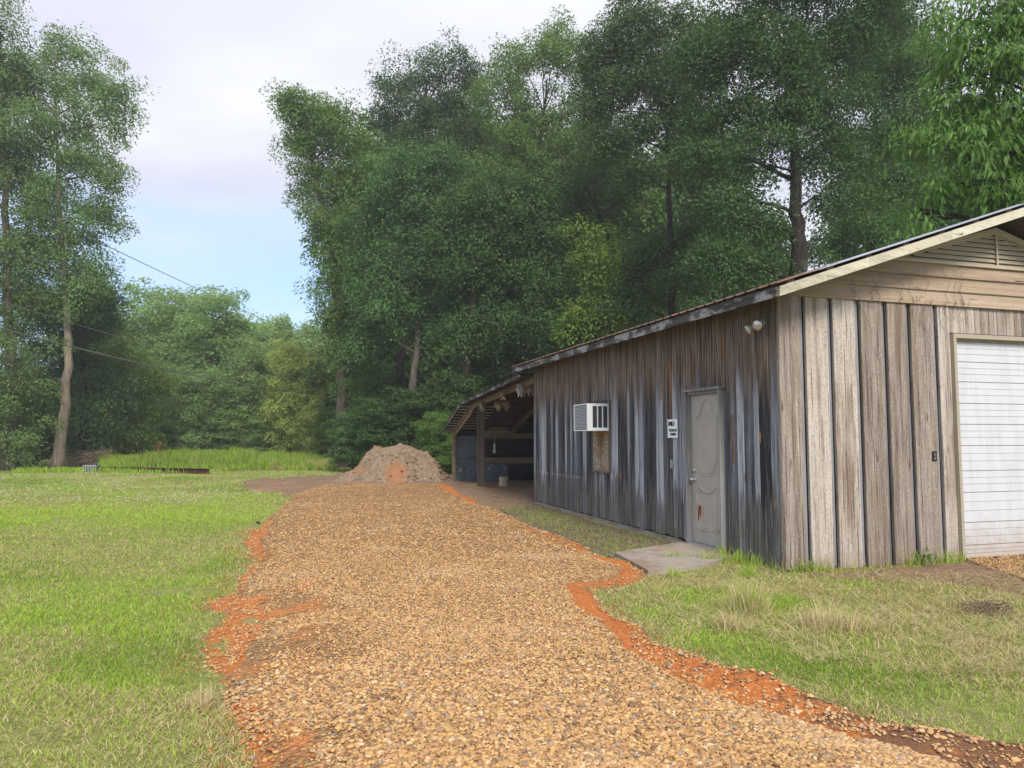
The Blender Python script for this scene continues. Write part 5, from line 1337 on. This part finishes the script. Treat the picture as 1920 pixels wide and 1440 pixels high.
def straw_mat():
    rng = np.random.default_rng(51); n = 11000
    px = 1230+760*rng.random(n); py = 1082+190*rng.random(n)**1.3; P = np.array([gnd(a, b) for a, b in zip(px, py)]); x, y = P[:,0], P[:,1]
    k = rng.random(n) < sm(fbm(x*1.4, y*1.4, 161, 4), .42, .60); u, v = UV(x, y); k &= ~((u > -.1) & (v > -.12)) & ~inpoly(x, y, clay_poly); x, y = x[k], y[k]; m = len(x)
    stuff_blades('dead_straw', 'matted dead straw lying over the grass by the front wall', 'straw', x, y, .09+.17*rng.random(m), .0045, .97, .74+.26*rng.random(m), 52, z=gh(x, y)+.012+.03*rng.random(m), ln=.93+.065*rng.random(m))
straw_mat()
def seedling():
    x, y = gnd(1735, 1060); rng = np.random.default_rng(8); r = empty('seedling', (x, y, 0)); tag(r, 'tiny bright green seedling at the foot of the front boards', 'seedling')
    V, F, T, tp = leafage([((0,0,.12),(.10,.08,.05))], .085, 1.4, rng, True, .4, .8, 10); link('leaves', np_data('leaves', V, F, T), M['leaf_pecan'], r)
    m = MB(); m.tube([(0,0,-.01),(.01,0,.06),(0,.01,.13)], .004, 5); m.build('stem', M['twig'], r)
    x, y = gnd(1845, 1152); m = MB()
    for k in range(60):
        a = rng.random()*6.28; q = .03+.22*rng.random(); m.tube([(math.cos(a)*q*1.3, math.sin(a)*q*.8, 0), (math.cos(a+.5)*q*1.1, math.sin(a+.4)*q*.7, .07+.06*rng.random()), (math.cos(a+1.3)*q, math.sin(a+1.1)*q*.6, .02+.10*rng.random())], .0035, 4)
    o = m.build('dead_clump', M['twig'], None, False, (x, y, 0)); tag(o, 'dark dead weed clump on bare soil near the garage door', 'dead weeds')
seedling()

# ------------------------------------------------------------------ lawn edge clutter
def brush():
    x, y = gnd(165, 876); rng = np.random.default_rng(12); m = MB()
    for k in range(150):
        a = rng.random()*6.28; L = .5+1.5*rng.random(); c = np.array(((rng.random()-.5)*1.6, (rng.random()-.5)*1.0, .15+.65*rng.random()**1.3)); d = np.array((math.cos(a)*L*.5, math.sin(a)*L*.4, (rng.random()-.4)*.5))
        m.tube([c-d, c+rng.normal(size=3)*.07, c+d], [.016, .012, .005], 5)
    o = m.build('brush_pile', M['twig'], None, False, (x, y, 0)); tag(o, 'heap of cut bare branches beside the pale trunk', 'brush pile')
    x, y = gnd(172, 886); m = MB()
    m.box(-.30,.30,-.2,.2,0,.05); m.box(-.30,.30,-.2,.2,.30,.34)
    for k in range(6): m.box(-.30+.11*k,-.25+.11*k,-.2,-.15,.05,.30); m.box(-.30+.11*k,-.25+.11*k,.15,.2,.05,.30)
    o = m.build('white_crate', M['lamp_metal'], None, False, (x, y, 0)); tag(o, 'pale slatted crate at the left end of the rusty beam', 'crate')
    (x0, y0), (x1, y1) = gnd(186, 884), gnd(385, 890); y0 -= .2; y1 += .4; L = math.hypot(x1-x0, y1-y0); m = MB()
    m.box(0,L,-.11,.11,.0,.02); m.box(0,L,-.012,.012,.02,.20); m.box(0,L,-.11,.11,.20,.22)
    o = m.build('steel_beam', M['beam_rust'], None, False, (x0, y0, .02)); o.rotation_euler.z = math.atan2(y1-y0, x1-x0); tag(o, 'long rusty dark red beam lying along the tall grass', 'beam')
    x, y = gnd(245, 878); r = MB()
    for k in range(60):
        a = rng.random()*6.28; z = .2+1.2*rng.random(); q = .1+.45*rng.random()
        r.tube([(0,0,z*.6),(math.cos(a)*q*.5,math.sin(a)*q*.5,z),(math.cos(a)*q,math.sin(a)*q,z+.1)],[.01,.006,.003],4)
    r.tube([(0,0,-.05),(.03,0,.7),(0,0,1.5)],[.025,.02,.008],6)
    o = r.build('dead_sapling', M['dead_twig'], None, False, (x, y+3, 0)); tag(o, 'dead reddish brown sapling behind the rusty beam', 'sapling')
brush()
def small_debris():
    for i, (px, py, L, rot, lab) in enumerate(((1100,888,0,0,''),)): pass
    x, y = gnd(483, 985); m = MB(); m.hexa([(-.05,-.04,0),(.05,-.04,0),(.06,.04,0),(-.05,.05,0),(-.03,-.02,.05),(.03,-.03,.06),(.03,.03,.05),(-.02,.03,.07)])
    o = m.build('dark_clod', M['dark'], None, False, (x, y, 0)); tag(o, 'dark clod at the left edge of the drive', 'clod')
    x, y = gnd(1905, 1050)
small_debris()

# ------------------------------------------------------------------ overhead lines
def cable(a, b, sag, r, label):
    A, B = at(*a), at(*b); p = []
    for i in range(41):
        q = i/40; c = A+(B-A)*q; c[2] -= sag*4*q*(1-q); p.append(c)
    m = MB(); m.tube(p, r, 6); o = m.build('overhead_cable', M['wire'], None, True); tag(o, label, 'cable', 'overhead cables crossing the left side')
cable((-200,560,18), (640,742,50), .5, .024, 'lowest and thickest overhead cable, sagging across the far trees')
cable((-200,500,18), (640,722,52), .5, .013, 'thin cable just above the thickest one')
cable((-200,268,17), (560,628,62), .1, .016, 'highest overhead cable, seen against the blue sky')
cable((-200,405,17), (420,588,60), .25, .013, 'second highest thin cable running into the far trees')

if HAZE > 0:
    m = MB(); m.box(-300, 300, -12, 112, -1.5, 34)
    g = N('pale air'); pv = g.n('ShaderNodeVolumePrincipled'); pv.inputs['Color'].default_value = (.93,.97,1,1); pv.inputs['Density'].default_value = HAZE; pv.inputs['Anisotropy'].default_value = .2
    g.t.links.new(pv.outputs[0], g.out.inputs['Volume'])
    tag(m.build('haze', g.m), 'thin pale air over the whole place', 'haze', kind='stuff')
